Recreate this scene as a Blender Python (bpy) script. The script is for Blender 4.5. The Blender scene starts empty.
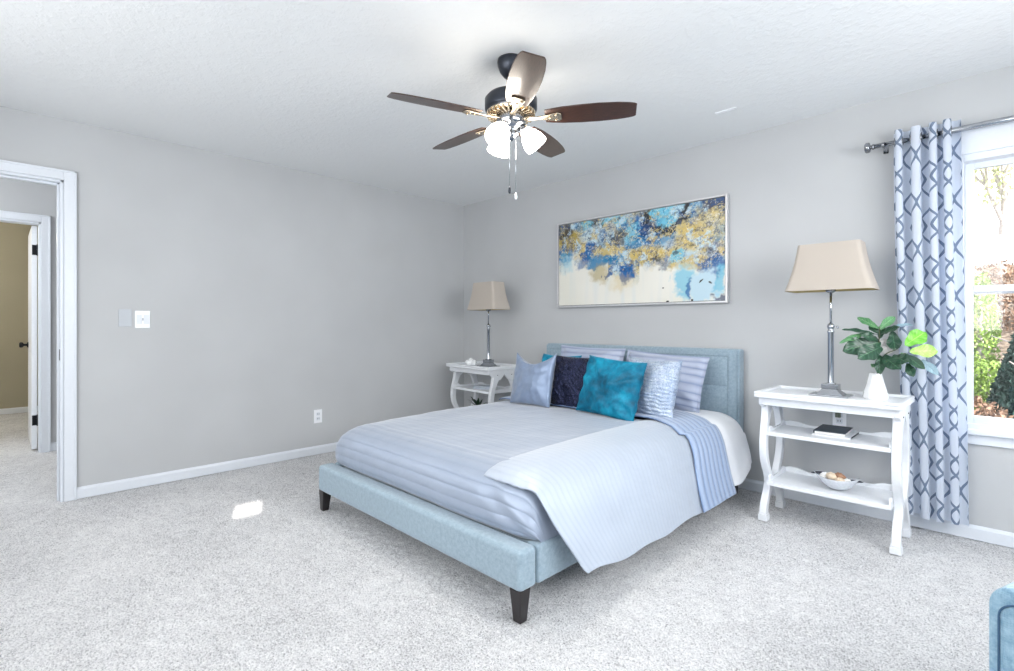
import bpy, math, random
from mathutils import Vector, Matrix, noise, Euler

# ---------------------------------------------------------------- camera, world, lights, exposure
sc = bpy.context.scene
col = sc.collection
cd = bpy.data.cameras.new('camera'); camo = bpy.data.objects.new('camera', cd); col.objects.link(camo)
camo.location = (4.303, -3.631, 1.126)
camo.rotation_euler = (math.radians(90), 0, math.radians(45))
cd.sensor_width = 36.0; cd.lens = 508.0 / 1014.0 * 36.0; cd.shift_y = -10.5 / 1014.0
cd.clip_start = 0.02; cd.clip_end = 200
sc.camera = camo

vs = sc.view_settings
vs.view_transform = 'Standard'; vs.look = 'None'; vs.gamma = 1.0; vs.use_curve_mapping = False
vs.exposure = 0.80
try:
    sc.cycles.use_denoising = True
    sc.cycles.max_bounces = 10; sc.cycles.diffuse_bounces = 6
    sc.cycles.sample_clamp_indirect = 6.0
    sc.cycles.caustics_reflective = False; sc.cycles.caustics_refractive = False
except Exception:
    pass

world = bpy.data.worlds.new('world'); sc.world = world; world.use_nodes = True
bg = world.node_tree.nodes['Background']
bg.inputs[0].default_value = (0.92, 0.96, 1.0, 1); bg.inputs[1].default_value = 2.3

def light(name, kind, loc, rot, power, colour=(1, 1, 1), size=None, radius=None):
    l = bpy.data.lights.new(name, kind); l.energy = power; l.color = colour
    if kind == 'AREA':
        l.shape = 'RECTANGLE'; l.size, l.size_y = size
    if radius is not None:
        if kind == 'SUN': l.angle = radius
        else: l.shadow_soft_size = radius
    o = bpy.data.objects.new(name, l); col.objects.link(o); o.location = loc; o.rotation_euler = rot
    return o
R = math.radians
# area fills added inside the room, standing in for daylight from unseen windows
light('east_daylight_fill', 'AREA', (5.36, -2.0, 1.35), (0, R(70), 0), 62, (0.985, 0.995, 1.0), (1.5, 2.6))
light('south_daylight_fill', 'AREA', (2.6, -4.62, 1.45), (R(78), 0, R(0)), 38, (1.0, 0.995, 0.985), (3.2, 1.5))
# a low winter sun, shaped by an unseen slit added in the east wall
SUN_TO = Vector((0.98, -2.56, 0.0)); SUN_FROM = Vector((5.45, -4.10, 1.95))
sd = (SUN_TO - SUN_FROM).normalized()
light('sun', 'SUN', (9, -6, 6), sd.to_track_quat('-Z', 'Y').to_euler(), 9.0, (1.0, 0.95, 0.88), radius=R(0.5))

# ---------------------------------------------------------------- materials
def rgb(r, g, b):
    f = lambda c: (c / 255 / 12.92) if c / 255 <= 0.04045 else ((c / 255 + 0.055) / 1.055) ** 2.4
    return (f(r), f(g), f(b), 1)

class NT:
    def __init__(s, name):
        s.m = bpy.data.materials.new(name); s.m.use_nodes = True
        s.t = s.m.node_tree; s.b = s.t.nodes['Principled BSDF']
    def n(s, kind, **kw):
        x = s.t.nodes.new(kind)
        for k, v in kw.items(): setattr(x, k, v)
        return x
    def l(s, a, b): s.t.links.new(a, b)
    def coord(s, which='Object', scale=(1, 1, 1), rot=(0, 0, 0)):
        c = s.n('ShaderNodeTexCoord'); m = s.n('ShaderNodeMapping')
        m.inputs['Scale'].default_value = scale; m.inputs['Rotation'].default_value = rot
        s.l(c.outputs[which], m.inputs[0]); return m.outputs[0]
    def noise(s, vec, scale, detail=3, rough=0.5):
        x = s.n('ShaderNodeTexNoise'); x.inputs['Scale'].default_value = scale
        x.inputs['Detail'].default_value = detail; x.inputs['Roughness'].default_value = rough
        s.l(vec, x.inputs['Vector']); return x.outputs['Fac']
    def ramp(s, fac, stops):
        x = s.n('ShaderNodeValToRGB'); e = x.color_ramp.elements
        while len(e) < len(stops): e.new(0.5)
        for i, (p, c) in enumerate(stops): e[i].position = p; e[i].color = c
        s.l(fac, x.inputs[0]); return x.outputs[0]
    def math(s, op, a, b=None, c=None):
        x = s.n('ShaderNodeMath', operation=op)
        for i, v in enumerate((a, b, c)):
            if v is None: continue
            if isinstance(v, (int, float)): x.inputs[i].default_value = v
            else: s.l(v, x.inputs[i])
        return x.outputs[0]
    def bump(s, h, strength, dist=0.01, prev=None):
        x = s.n('ShaderNodeBump'); x.inputs['Strength'].default_value = strength
        x.inputs['Distance'].default_value = dist; s.l(h, x.inputs['Height'])
        if prev is not None: s.l(prev, x.inputs['Normal'])
        return x.outputs[0]
    def mix(s, fac, a, b):
        x = s.n('ShaderNodeMix', data_type='RGBA')
        if isinstance(fac, (int, float)): x.inputs[0].default_value = fac
        else: s.l(fac, x.inputs[0])
        for i, v in ((6, a), (7, b)):
            if isinstance(v, tuple): x.inputs[i].default_value = v
            else: s.l(v, x.inputs[i])
        return x.outputs[2]
    def set(s, **kw):
        for k, v in kw.items():
            k = k.replace('_', ' ')
            if isinstance(v, (int, float, tuple)): s.b.inputs[k].default_value = v
            else: s.l(v, s.b.inputs[k])
        return s

def plain(name, c, rough=0.5, metal=0.0, bump=0.0, bscale=60, var=0.04, **kw):
    t = NT(name); v = t.coord('Object')
    nz = t.noise(v, bscale, 3)
    lo = tuple(x * (1 - var) for x in c[:3]) + (1,); hi = tuple(min(1, x * (1 + var)) for x in c[:3]) + (1,)
    t.set(Base_Color=t.ramp(nz, [(0.3, lo), (0.7, hi)]), Roughness=rough, Metallic=metal)
    if bump: t.set(Normal=t.bump(nz, bump, 0.004))
    for k, x in kw.items(): t.b.inputs[k.replace('_', ' ')].default_value = x
    return t.m

def wall_mat(name, c, bump=0.25):
    t = NT(name); v = t.coord('Object')
    a = t.noise(v, 2.0, 2); b = t.noise(v, 220, 2); 
    lo = tuple(x * 0.97 for x in c[:3]) + (1,); hi = tuple(x * 1.03 for x in c[:3]) + (1,)
    t.set(Base_Color=t.ramp(a, [(0.3, lo), (0.7, hi)]), Roughness=0.75, Normal=t.bump(b, bump, 0.0015))
    return t.m
M = {}
M['wall'] = wall_mat('grey_wall_paint', rgb(190, 192, 194))
M['tan'] = wall_mat('tan_wall_paint', rgb(170, 164, 144))
M['trim'] = plain('white_trim_paint', rgb(224, 229, 236), 0.35, var=0.01)
M['white'] = plain('white_furniture_paint', rgb(232, 235, 239), 0.4, var=0.015)
M['plate'] = plain('white_plastic', rgb(244, 246, 250), 0.3, var=0.0)
M['platewall'] = plain('grey_painted_plate', rgb(190, 195, 201), 0.5, var=0.0)
M['black'] = plain('black_metal', rgb(28, 30, 36), 0.4, 0.6)
M['darkleg'] = plain('espresso_wood', rgb(38, 34, 36), 0.35, bump=0.1)
M['chrome'] = plain('brushed_nickel', rgb(176, 180, 186), 0.16, 1.0, var=0.03)
M['nickel'] = plain('polished_nickel', rgb(150, 152, 156), 0.12, 1.0, var=0.03)
M['bronze'] = plain('dark_bronze', rgb(58, 62, 70), 0.3, 0.75)
M['brassy'] = plain('antique_nickel', rgb(196, 182, 160), 0.25, 0.9)
M['sillw'] = M['trim']

def ceiling_mat():
    t = NT('knockdown_ceiling'); v = t.coord('Object')
    a = t.noise(v, 26, 4, 0.6); b = t.noise(v, 90, 2)
    h = t.math('ADD', t.math('MULTIPLY', t.ramp(a, [(0.45, (0, 0, 0, 1)), (0.6, (1, 1, 1, 1))]), 1.0), t.math('MULTIPLY', b, 0.5))
    t.set(Base_Color=rgb(233, 235, 236), Roughness=0.85, Normal=t.bump(h, 0.35, 0.003)); return t.m
M['ceiling'] = ceiling_mat()

def carpet_mat():
    t = NT('plush_carpet'); v = t.coord('Object')
    big = t.noise(v, 1.6, 3, 0.6); mid = t.noise(v, 14, 4, 0.7); fine = t.noise(v, 150, 3, 0.85)
    f = t.math('ADD', t.math('MULTIPLY', fine, 0.74), t.math('ADD', t.math('MULTIPLY', mid, 0.14), t.math('MULTIPLY', big, 0.12)))
    c = t.ramp(f, [(0.39, rgb(128, 126, 129)), (0.43, rgb(190, 190, 193)), (0.50, rgb(226, 226, 228)), (0.60, rgb(252, 252, 252))])
    t.set(Base_Color=c, Roughness=0.95, Normal=t.bump(fine, 0.9, 0.012)); 
    t.b.inputs['Sheen Weight'].default_value = 0.25
    return t.m
M['carpet'] = carpet_mat()

def weave(name, c, c2, scale=420, rough=0.85, sheen=0.3):
    t = NT(name); v = t.coord('Object')
    w1 = t.n('ShaderNodeTexWave', bands_direction='X'); w1.inputs['Scale'].default_value = scale / 6; w1.inputs['Distortion'].default_value = 2.5
    w2 = t.n('ShaderNodeTexWave', bands_direction='Z'); w2.inputs['Scale'].default_value = scale / 6; w2.inputs['Distortion'].default_value = 2.5
    t.l(v, w1.inputs[0]); t.l(v, w2.inputs[0])
    nz = t.noise(v, 55, 5, 0.7)
    h = t.math('ADD', t.math('ADD', w1.outputs['Fac'], w2.outputs['Fac']), nz)
    t.set(Base_Color=t.ramp(nz, [(0.35, c), (0.65, c2)]), Roughness=rough, Normal=t.bump(h, 0.25, 0.002))
    t.b.inputs['Sheen Weight'].default_value = sheen
    return t.m
M['linen'] = weave('blue_grey_linen', rgb(136, 156, 170), rgb(156, 176, 189))
M['armfab'] = weave('light_blue_weave', rgb(116, 154, 180), rgb(160, 192, 210))
M['piping'] = plain('dark_blue_piping', rgb(58, 92, 122), 0.7)

def satin(name, c, c2, pitch=0.045, depth=0.004, rough=0.42, strength=0.7, tint=None, axis=1, power=0.45, metal=0.0):
    """satin cloth with stitched channels at constant V (UV in metres)"""
    t = NT(name); v = t.coord('UV'); s = t.n('ShaderNodeSeparateXYZ'); t.l(v, s.inputs[0])
    y = t.math('MULTIPLY', s.outputs[axis], math.pi / pitch)
    ch = t.math('POWER', t.math('ABSOLUTE', t.math('SINE', y)), power)
    o = t.coord('Object'); nz = t.noise(o, 3.0, 4, 0.6); fn = t.noise(o, 380, 2)
    b = t.bump(ch, strength, depth)
    b = t.bump(nz, 0.25, 0.05, b)
    b = t.bump(fn, 0.12, 0.001, b)
    base = t.ramp(nz, [(0.3, c), (0.7, c2)])
    if tint: base = t.mix(t.math('POWER', ch, 1.5), tint, base)
    t.set(Base_Color=base, Roughness=rough, Metallic=metal, Normal=b)
    t.b.inputs['Sheen Weight'].default_value = 0.5; t.b.inputs['Sheen Roughness'].default_value = 0.4
    return t.m
M['quilt'] = satin('silver_blue_satin', rgb(158, 170, 189), rgb(166, 177, 195), pitch=0.05, tint=rgb(146, 159, 180), depth=0.004, strength=0.45, power=0.18, metal=0.3, rough=0.45)
M['quilt_lit_side'] = satin('window_lit_satin', rgb(184, 194, 208), rgb(191, 200, 213), pitch=0.032, tint=rgb(172, 184, 202), depth=0.003, strength=0.5, power=0.2, metal=0.2, rough=0.45)  # same satin as the quilt, with window brightness put into its colour
M['band'] = satin('striped_satin', rgb(166, 184, 212), rgb(176, 192, 218), pitch=0.052, tint=rgb(104, 130, 174), depth=0.006)
M['sham'] = satin('pleated_satin', rgb(172, 182, 204), rgb(186, 194, 212), pitch=0.05, tint=rgb(130, 144, 178), depth=0.006)
M['duvet'] = plain('white_cotton', rgb(240, 242, 246), 0.7, bump=0.2, bscale=30, var=0.01, Sheen_Weight=0.3)
M['mattress'] = plain('white_mattress_cloth', rgb(220, 226, 232), 0.8)
M['silk'] = plain('blue_silver_satin', rgb(128, 145, 172), 0.33, 0.25, bump=0.15, bscale=25, var=0.08, Sheen_Weight=0.6)
def velvet():
    t = NT('teal_crushed_velvet'); v = t.coord('Object')
    a = t.noise(v, 6, 4, 0.6); b = t.noise(v, 22, 3, 0.6)
    f = t.math('ADD', t.math('MULTIPLY', a, 0.7), t.math('MULTIPLY', b, 0.3))
    t.set(Base_Color=t.ramp(f, [(0.36, rgb(0, 70, 96)), (0.5, rgb(0, 112, 144)), (0.62, rgb(20, 150, 182))]), Roughness=0.48, Normal=t.bump(f, 0.5, 0.02))
    t.b.inputs['Sheen Weight'].default_value = 0.5; t.b.inputs['Sheen Tint'].default_value = rgb(30, 190, 235); t.b.inputs['Specular IOR Level'].default_value = 0.3
    t.b.inputs['Sheen Roughness'].default_value = 0.3
    return t.m
M['velvet'] = velvet()
def sequin(name, c, c2, metal, rough, scale=150):
    t = NT(name); v = t.coord('Object')
    vo = t.n('ShaderNodeTexVoronoi'); vo.inputs['Scale'].default_value = scale; t.l(v, vo.inputs['Vector'])
    nz = t.noise(v, 9, 4, 0.7)
    base = t.ramp(t.math('ADD', t.math('MULTIPLY', vo.outputs['Color'], 0.4), t.math('MULTIPLY', nz, 0.6)), [(0.3, c), (0.7, c2)])
    h = t.math('ADD', vo.outputs['Distance'], t.math('MULTIPLY', vo.outputs['Color'], 0.8))
    wv = t.n('ShaderNodeTexWave', bands_direction='DIAGONAL' if metal > 0.47 else 'Z'); wv.inputs['Scale'].default_value = 14; wv.inputs['Distortion'].default_value = 6; wv.inputs['Detail'].default_value = 3; t.l(v, wv.inputs[0])
    nz = t.math('ADD', nz, t.math('MULTIPLY', wv.outputs['Fac'], 0.5))
    t.set(Base_Color=base, Roughness=rough, Metallic=metal, Normal=t.bump(nz, 0.4, 0.03, t.bump(h, 0.8, 0.004)))
    return t.m
M['seqblack'] = sequin('black_sequins', rgb(14, 16, 32), rgb(70, 76, 108), 0.85, 0.22)
M['seqsilver'] = sequin('silver_sequins', rgb(150, 172, 206), rgb(220, 230, 242), 0.45, 0.28)

def shade_mat(name, c):
    t = NT(name); v = t.coord('Object')
    nz = t.noise(v, 200, 2)
    t.set(Base_Color=c, Roughness=0.8, Normal=t.bump(nz, 0.1, 0.001))
    t.b.inputs['Subsurface Weight'].default_value = 0.0
    return t.m
M['shade'] = shade_mat('beige_linen_shade', rgb(184, 175, 165))
M['shadein'] = shade_mat('gold_shade_lining', rgb(190, 172, 120))
def wood():
    t = NT('walnut_blade'); v = t.coord('Generated', (3, 22, 1))
    w = t.noise(v, 3.2, 5, 0.65)
    t.set(Base_Color=t.ramp(w, [(0.35, rgb(34, 22, 18)), (0.6, rgb(76, 50, 38))]), Roughness=0.3, Normal=t.bump(w, 0.08, 0.002))
    t.b.inputs['Coat Weight'].default_value = 0.4
    return t.m
M['wood'] = wood()
def emit(name, c, s):
    t = NT(name); t.set(Base_Color=(1, 1, 1, 1)); t.b.inputs['Emission Color'].default_value = c; t.b.inputs['Emission Strength'].default_value = s
    return t.m
M['lit'] = emit('lit_frosted_glass', (1.0, 0.92, 0.80, 1), 13.0)
def glass(name, c=(1, 1, 1, 1), rough=0.0):
    t = NT(name); t.set(Base_Color=c, Roughness=rough); t.b.inputs['Transmission Weight'].default_value = 1.0; t.b.inputs['IOR'].default_value = 1.45
    return t.m
def pane():
    t = NT('window_pane'); tr = t.n('ShaderNodeBsdfTransparent'); gl = t.n('ShaderNodeBsdfGlossy'); gl.inputs['Roughness'].default_value = 0.02
    mx = t.n('ShaderNodeMixShader'); mx.inputs[0].default_value = 0.05
    t.l(tr.outputs[0], mx.inputs[1]); t.l(gl.outputs[0], mx.inputs[2])
    t.l(mx.outputs[0], t.t.nodes['Material Output'].inputs[0]); return t.m
M['pane'] = pane()
M['pearl'] = plain('pearly_glass', rgb(214, 218, 224), 0.15, 0.3, bump=0.2, bscale=90, var=0.08, Coat_Weight=0.6)
M['shell'] = plain('cream_shell', rgb(226, 208, 184), 0.4, bump=0.3, bscale=40, var=0.2)
M['shell2'] = plain('brown_shell', rgb(160, 120, 92), 0.4, bump=0.3, bscale=40, var=0.25)
M['shell3'] = plain('dark_shell', rgb(34, 38, 50), 0.3, var=0.2)
M['ceramic'] = plain('white_glazed_ceramic', rgb(240, 242, 244), 0.12, var=0.01, Coat_Weight=0.5)
M['bookcover'] = plain('slate_book_cover', rgb(48, 62, 76), 0.5)
M['paper'] = plain('white_paper', rgb(240, 238, 236), 0.8, var=0.03)
def leafm(name, c, c2, vein):
    t = NT(name); v = t.coord('UV'); s = t.n('ShaderNodeSeparateXYZ'); t.l(v, s.inputs[0])
    d = t.math('ABSOLUTE', t.math('SUBTRACT', s.outputs[0], 0.5))
    mid = t.math('LESS_THAN', d, 0.018)
    k = t.math('SINE', t.math('MULTIPLY', t.math('ADD', s.outputs[1], t.math('MULTIPLY', d, -0.5)), 46.0))
    side = t.math('GREATER_THAN', k, 0.965)
    vv = t.math('MAXIMUM', mid, t.math('MULTIPLY', side, 0.6))
    nz = t.noise(t.coord('Object'), 20, 3)
    t.set(Base_Color=t.mix(vv, t.ramp(nz, [(0.3, c), (0.7, c2)]), vein), Roughness=0.35, Normal=t.bump(k, 0.25, 0.003))
    t.b.inputs['Coat Weight'].default_value = 0.25
    return t.m
M['leafd'] = leafm('dark_green_leaf', rgb(22, 58, 44), rgb(34, 78, 54), rgb(84, 128, 92))
M['leafm'] = leafm('mid_green_leaf', rgb(70, 128, 84), rgb(96, 150, 100), rgb(160, 198, 150))
M['leafl'] = leafm('bright_green_leaf', rgb(96, 178, 44), rgb(126, 204, 66), rgb(180, 228, 120))
M['leafy'] = leafm('lime_leaf', rgb(150, 204, 80), rgb(176, 220, 110), rgb(214, 238, 160))
M['leafp'] = leafm('pale_leaf_underside', rgb(130, 160, 176), rgb(150, 178, 190), rgb(90, 120, 130))
M['leafk'] = leafm('dusty_leaf_back', rgb(170, 168, 166), rgb(186, 182, 180), rgb(150, 150, 146))
M['stem'] = plain('brown_stem', rgb(66, 74, 48), 0.7)
M['succ'] = plain('dark_succulent', rgb(34, 62, 40), 0.4, var=0.3, bscale=20)

def trellis():
    t = NT('trellis_print_cloth'); v = t.coord('UV'); s = t.n('ShaderNodeSeparateXYZ'); t.l(v, s.inputs[0])
    P, Wd = 0.256, 0.122
    ux = t.math('SUBTRACT', t.math('FRACT', t.math('DIVIDE', s.outputs[0], Wd)), 0.5)     # -.5 .. .5
    uz = t.math('MULTIPLY', s.outputs[1], 2 * math.pi / P)
    cz = t.math('COSINE', uz); c3 = t.math('COSINE', t.math('MULTIPLY', uz, 3.0))
    w = t.math('ABSOLUTE', t.math('ADD', t.math('ADD', 0.15, t.math('MULTIPLY', cz, 0.20)), t.math('MULTIPLY', t.math('ARCSINE', cz), 0.100)))
    d = t.math('ABSOLUTE', t.math('SUBTRACT', t.math('ABSOLUTE', ux), w))
    d2 = t.math('SUBTRACT', 0.5, t.math('ABSOLUTE', ux))
    line = t.math('LESS_THAN', d, 0.058)
    cross = t.math('MULTIPLY', t.math('LESS_THAN', d2, 0.05), t.math('GREATER_THAN', cz, 0.9))
    ln = line
    fn = t.noise(t.coord('Object'), 500, 2)
    t.set(Base_Color=t.mix(ln, rgb(226, 233, 244), rgb(122, 138, 162)), Roughness=0.8, Normal=t.bump(fn, 0.2, 0.001))
    t.b.inputs['Sheen Weight'].default_value = 0.2
    # thin cloth lets some window light through
    tl = t.n('ShaderNodeBsdfTranslucent'); t.l(t.mix(ln, rgb(220, 230, 246), rgb(122, 138, 165)), tl.inputs[0])
    mx = t.n('ShaderNodeMixShader'); mx.inputs[0].default_value = 0.35
    t.l(t.b.outputs[0], mx.inputs[1]); t.l(tl.outputs[0], mx.inputs[2]); t.l(mx.outputs[0], t.t.nodes['Material Output'].inputs[0])
    return t.m
M['curtain'] = trellis()
def attr_mat(name, rough=0.45):
    t = NT(name); a = t.n('ShaderNodeVertexColor'); a.layer_name = 'paint'
    nz = t.noise(t.coord('Object'), 60, 4)
    t.set(Base_Color=a.outputs[0], Roughness=rough, Normal=t.bump(nz, 0.25, 0.003)); return t.m
M['paint'] = attr_mat('abstract_paint')
M['foil'] = plain('champagne_silver_frame', rgb(214, 214, 216), 0.3, 0.5)
M['dark'] = plain('dark_gap', rgb(40, 44, 52), 0.6)
M['bark'] = plain('grey_bark', rgb(165, 158, 154), 0.9, bump=0.6, bscale=20, var=0.25)
M['yleaf'] = plain('yellow_green_foliage', rgb(116, 144, 60), 0.6, bscale=6, var=0.35)
M['bleaf'] = plain('rust_foliage', rgb(122, 96, 78), 0.7, bscale=6, var=0.35)
M['conif'] = plain('dark_conifer_needles', rgb(34, 62, 54), 0.6, bscale=8, var=0.35)
M['pleaf'] = plain('pale_sunlit_foliage', rgb(190, 198, 150), 0.6, bscale=6, var=0.3)
def ground_mat():
    t = NT('leaf_litter_ground'); v = t.coord('Object')
    f = t.noise(v, 9, 6, 0.75)
    t.set(Base_Color=t.ramp(f, [(0.35, rgb(52, 44, 38)), (0.5, rgb(96, 82, 70)), (0.65, rgb(150, 136, 122))]), Roughness=0.95, Normal=t.bump(f, 0.6, 0.03)); return t.m
M['ground'] = ground_mat()
M['fence'] = plain('weathered_grey_fence', rgb(140, 138, 140), 0.9, bump=0.4, bscale=25, var=0.15)

# ---------------------------------------------------------------- mesh helpers
def smooth(a, b, t_): 
    t_ = max(0, min(1, (t_ - a) / (b - a))); return t_ * t_ * (3 - 2 * t_)
class MB:
    def __init__(s): s.v = []; s.f = []; s.uv = {}; s.smooth = []
    def add(s, vs_, fs, smooth=False, uvs=None):
        o = len(s.v); s.v += [tuple(p) for p in vs_]
        for f in fs: s.f.append(tuple(i + o for i in f)); s.smooth.append(smooth)
        if uvs:
            for i, u in enumerate(uvs): s.uv[o + i] = u
        return s
    def box(s, x0, x1, y0, y1, z0, z1, mtx=None):
        vs_ = [Vector((x, y, z)) for x in (x0, x1) for y in (y0, y1) for z in (z0, z1)]
        if mtx: vs_ = [mtx @ p for p in vs_]
        return s.add(vs_, [(0, 1, 3, 2), (4, 6, 7, 5), (0, 4, 5, 1), (2, 3, 7, 6), (0, 2, 6, 4), (1, 5, 7, 3)])
    def lathe(s, prof, n=32, c=(0, 0, 0), mtx=None, cap=True):
        vs_ = []; fs = []
        for r, z in prof:
            for k in range(n):
                a = 2 * math.pi * k / n; p = Vector((r * math.cos(a), r * math.sin(a), z))
                vs_.append((mtx @ p if mtx else p) + Vector(c))
        for i in range(len(prof) - 1):
            for k in range(n):
                fs.append((i * n + k, i * n + (k + 1) % n, (i + 1) * n + (k + 1) % n, (i + 1) * n + k))
        if cap:
            fs.append(tuple(range(n))[::-1]); fs.append(tuple((len(prof) - 1) * n + k for k in range(n)))
        return s.add(vs_, fs, True)
    def tube(s, path, rad, n=10, cap=True):
        P = [Vector(p) for p in path]
        rs = rad if isinstance(rad, (list, tuple)) else [rad] * len(P)
        vs_ = []; fs = []; up = None
        for i, p in enumerate(P):
            d = (P[min(i + 1, len(P) - 1)] - P[max(i - 1, 0)]).normalized()
            if up is None: up = d.orthogonal().normalized()
            up = (up - d * up.dot(d)).normalized(); sd_ = d.cross(up)
            for k in range(n):
                a = 2 * math.pi * k / n; vs_.append(p + (up * math.cos(a) + sd_ * math.sin(a)) * rs[i])
        for i in range(len(P) - 1):
            for k in range(n): fs.append((i * n + k, i * n + (k + 1) % n, (i + 1) * n + (k + 1) % n, (i + 1) * n + k))
        if cap: fs.append(tuple(range(n))[::-1]); fs.append(tuple((len(P) - 1) * n + k for k in range(n)))
        return s.add(vs_, fs, True)
    def grid(s, fn, nu, nv, uvfn=None, closed_u=False, flip=False):
        vs_ = []; uvs = []
        for j in range(nv + 1):
            for i in range(nu + (0 if closed_u else 1)):
                u, v = i / nu, j / nv; vs_.append(fn(u, v)); uvs.append(uvfn(u, v) if uvfn else (u, v))
        w = nu if closed_u else nu + 1; fs = []
        for j in range(nv):
            for i in range(nu):
                a = j * w + i; b = j * w + (i + 1) % w if closed_u else a + 1
                c = (j + 1) * w + ((i + 1) % w if closed_u else i + 1); d = (j + 1) * w + i
                fs.append((a, d, c, b) if flip else (a, b, c, d))
        return s.add(vs_, fs, True, uvs)
    def prism(s, outline, y0, y1, axis='y', mtx=None):
        """outline of (a,b); extruded along axis"""
        n = len(outline)
        def P(a, b, t):
            p = Vector((a, t, b)) if axis == 'y' else (Vector((t, a, b)) if axis == 'x' else Vector((a, b, t)))
            return mtx @ p if mtx else p
        vs_ = [P(a, b, y0) for a, b in outline] + [P(a, b, y1) for a, b in outline]
        fs = [tuple(range(n)), tuple(range(2 * n - 1, n - 1, -1))] + [(i, i + n, (i + 1) % n + n, (i + 1) % n) for i in range(n)]
        return s.add(vs_, fs)
    def build(s, name, m, parent=None, bevel=0, solid=0, subsurf=0, segs=2, offset=0):
        me = bpy.data.meshes.new(name); me.from_pydata(s.v, [], s.f); 
        me.polygons.foreach_set('use_smooth', s.smooth)
        if s.uv:
            ul = me.uv_layers.new(name='UVMap')
            for lp in me.loops: ul.data[lp.index].uv = s.uv.get(lp.vertex_index, (0, 0))
        me.update()
        import bmesh
        b = bmesh.new(); b.from_mesh(me); bmesh.ops.recalc_face_normals(b, faces=b.faces); b.to_mesh(me); b.free()
        o = bpy.data.objects.new(name, me); col.objects.link(o)
        if m: me.materials.append(M[m] if isinstance(m, str) else m)
        if parent: o.parent = parent
        if subsurf:
            md = o.modifiers.new('s', 'SUBSURF'); md.levels = md.render_levels = subsurf
        if solid:
            md = o.modifiers.new('t', 'SOLIDIFY'); md.thickness = solid; md.offset = offset
        if bevel:
            md = o.modifiers.new('b', 'BEVEL'); md.width = bevel; md.segments = segs; md.limit_method = 'ANGLE'; md.angle_limit = R(35)
            for p in me.polygons: p.use_smooth = True
            w = o.modifiers.new('w', 'WEIGHTED_NORMAL'); w.keep_sharp = True
        return o

def thing(name, label, cat, loc=(0, 0, 0), rz=0, group=None):
    o = bpy.data.objects.new(name, None); col.objects.link(o); o.location = loc; o.rotation_euler = (0, 0, rz); o.empty_display_size = 0.1
    return tag(o, label, cat, group)
def tag(o, label, cat, group=None):
    o['label'] = label; o['category'] = cat
    if group: o['group'] = group
    return o
def struct(o, parent=None):
    if parent is None: o['kind'] = 'structure'
    return o
def dup(root, loc, rz, label=None):
    r = root.copy(); col.objects.link(r); r.location = loc; r.rotation_euler = (0, 0, rz)
    if label: r['label'] = label
    for ch in list(root.children):
        c = ch.copy(); col.objects.link(c); c.parent = r
        for g in ch.children:
            d = g.copy(); col.objects.link(d); d.parent = c
    return r
def bx(*a): return MB().box(*a)

# ================================================================ THE ROOM
XE, YS, H = 5.40, -4.70, 2.44          # east wall, south wall, ceiling height
T = 0.12
# carpet with real pile relief
def carpet_z(x, y):
    return 0.0
def floor_build():
    import array
    x0, x1, y0, y1, st = 0.0, XE, YS, 0.0, 0.0125
    nx = int((x1 - x0) / st); ny = int((y1 - y0) / st); rnd = random.Random(3)
    vs_ = []; 
    for j in range(ny + 1):
        y = y0 + (y1 - y0) * j / ny
        for i in range(nx + 1):
            x = x0 + (x1 - x0) * i / nx
            edge = i in (0, nx) or j in (0, ny)
            vs_.append((x, y, -0.004 if edge else -0.010 * rnd.random()))
    w = nx + 1
    fs = [(j * w + i, j * w + i + 1, (j + 1) * w + i + 1, (j + 1) * w + i) for j in range(ny) for i in range(nx)]
    me = bpy.data.meshes.new('floor'); me.from_pydata(vs_, [], fs); me.materials.append(M['carpet'])
    me.polygons.foreach_set('use_smooth', [True] * len(fs)); me.update()
    o = bpy.data.objects.new('floor', me); col.objects.link(o); struct(o)
floor_build()
struct(bx(-5.0, 0.0, -5.3, -2.2, -0.05, -0.004).build('floor_hall', 'carpet'))
struct(bx(-T, XE + T, YS - T, T, H, H + 0.1).build('ceiling', 'ceiling'))
struct(bx(-1.9, -T, -5.3, -2.2, H, H + 0.1).build('ceiling_hall', 'ceiling'))
struct(bx(-4.95, -1.9, -5.3, -2.2, H, H + 0.1).build('ceiling_far_room', 'ceiling'))

def wall_with_holes(name, axis, plane0, plane1, a0, a1, holes, mat='wall', z0=-0.05):
    """axis 'x': wall runs along x, occupying y plane0..plane1. holes = (a0,a1,z0,z1)"""
    b = MB(); cuts = sorted(set([a0, a1] + [h[0] for h in holes] + [h[1] for h in holes]))
    for p, q in zip(cuts, cuts[1:]):
        hs = [h for h in holes if h[0] <= p + 1e-6 and h[1] >= q - 1e-6]; z = z0
        for h in sorted(hs, key=lambda t: t[2]):
            if h[2] > z + 1e-6:
                b.box(*((p, q, plane0, plane1) if axis == 'x' else (plane0, plane1, p, q)), z, h[2])
            z = h[3]
        b.box(*((p, q, plane0, plane1) if axis == 'x' else (plane0, plane1, p, q)), z, H)
    return struct(b.build(name, mat))
WX0, WX1, WZ0, WZ1 = 4.06, 4.98, 0.575, 2.04
wall_with_holes('wall_right', 'x', 0.0, 0.15, -T, XE + T, [(WX0, WX1, WZ0, WZ1)])
DY0, DY1, DZ = -4.12, -3.338, 2.037
wall_with_holes('wall_left', 'y', -T, 0.0, YS - T, 0.0, [(DY0 - 0.02, DY1 + 0.0, -0.04, DZ + 0.02)])
wall_with_holes('wall_back', 'x', YS - T, YS, 0, XE + T, [(1.0, 4.2, 0.7, 2.2)])
SUN_SLIT = (-4.19, -4.00, 1.88, 2.02)  # unseen opening added to shape the sun's patch on the floor
wall_with_holes('wall_east', 'y', XE, XE + T, YS, 0, [(-3.3, -0.7, 0.6, 2.1), SUN_SLIT])

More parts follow.
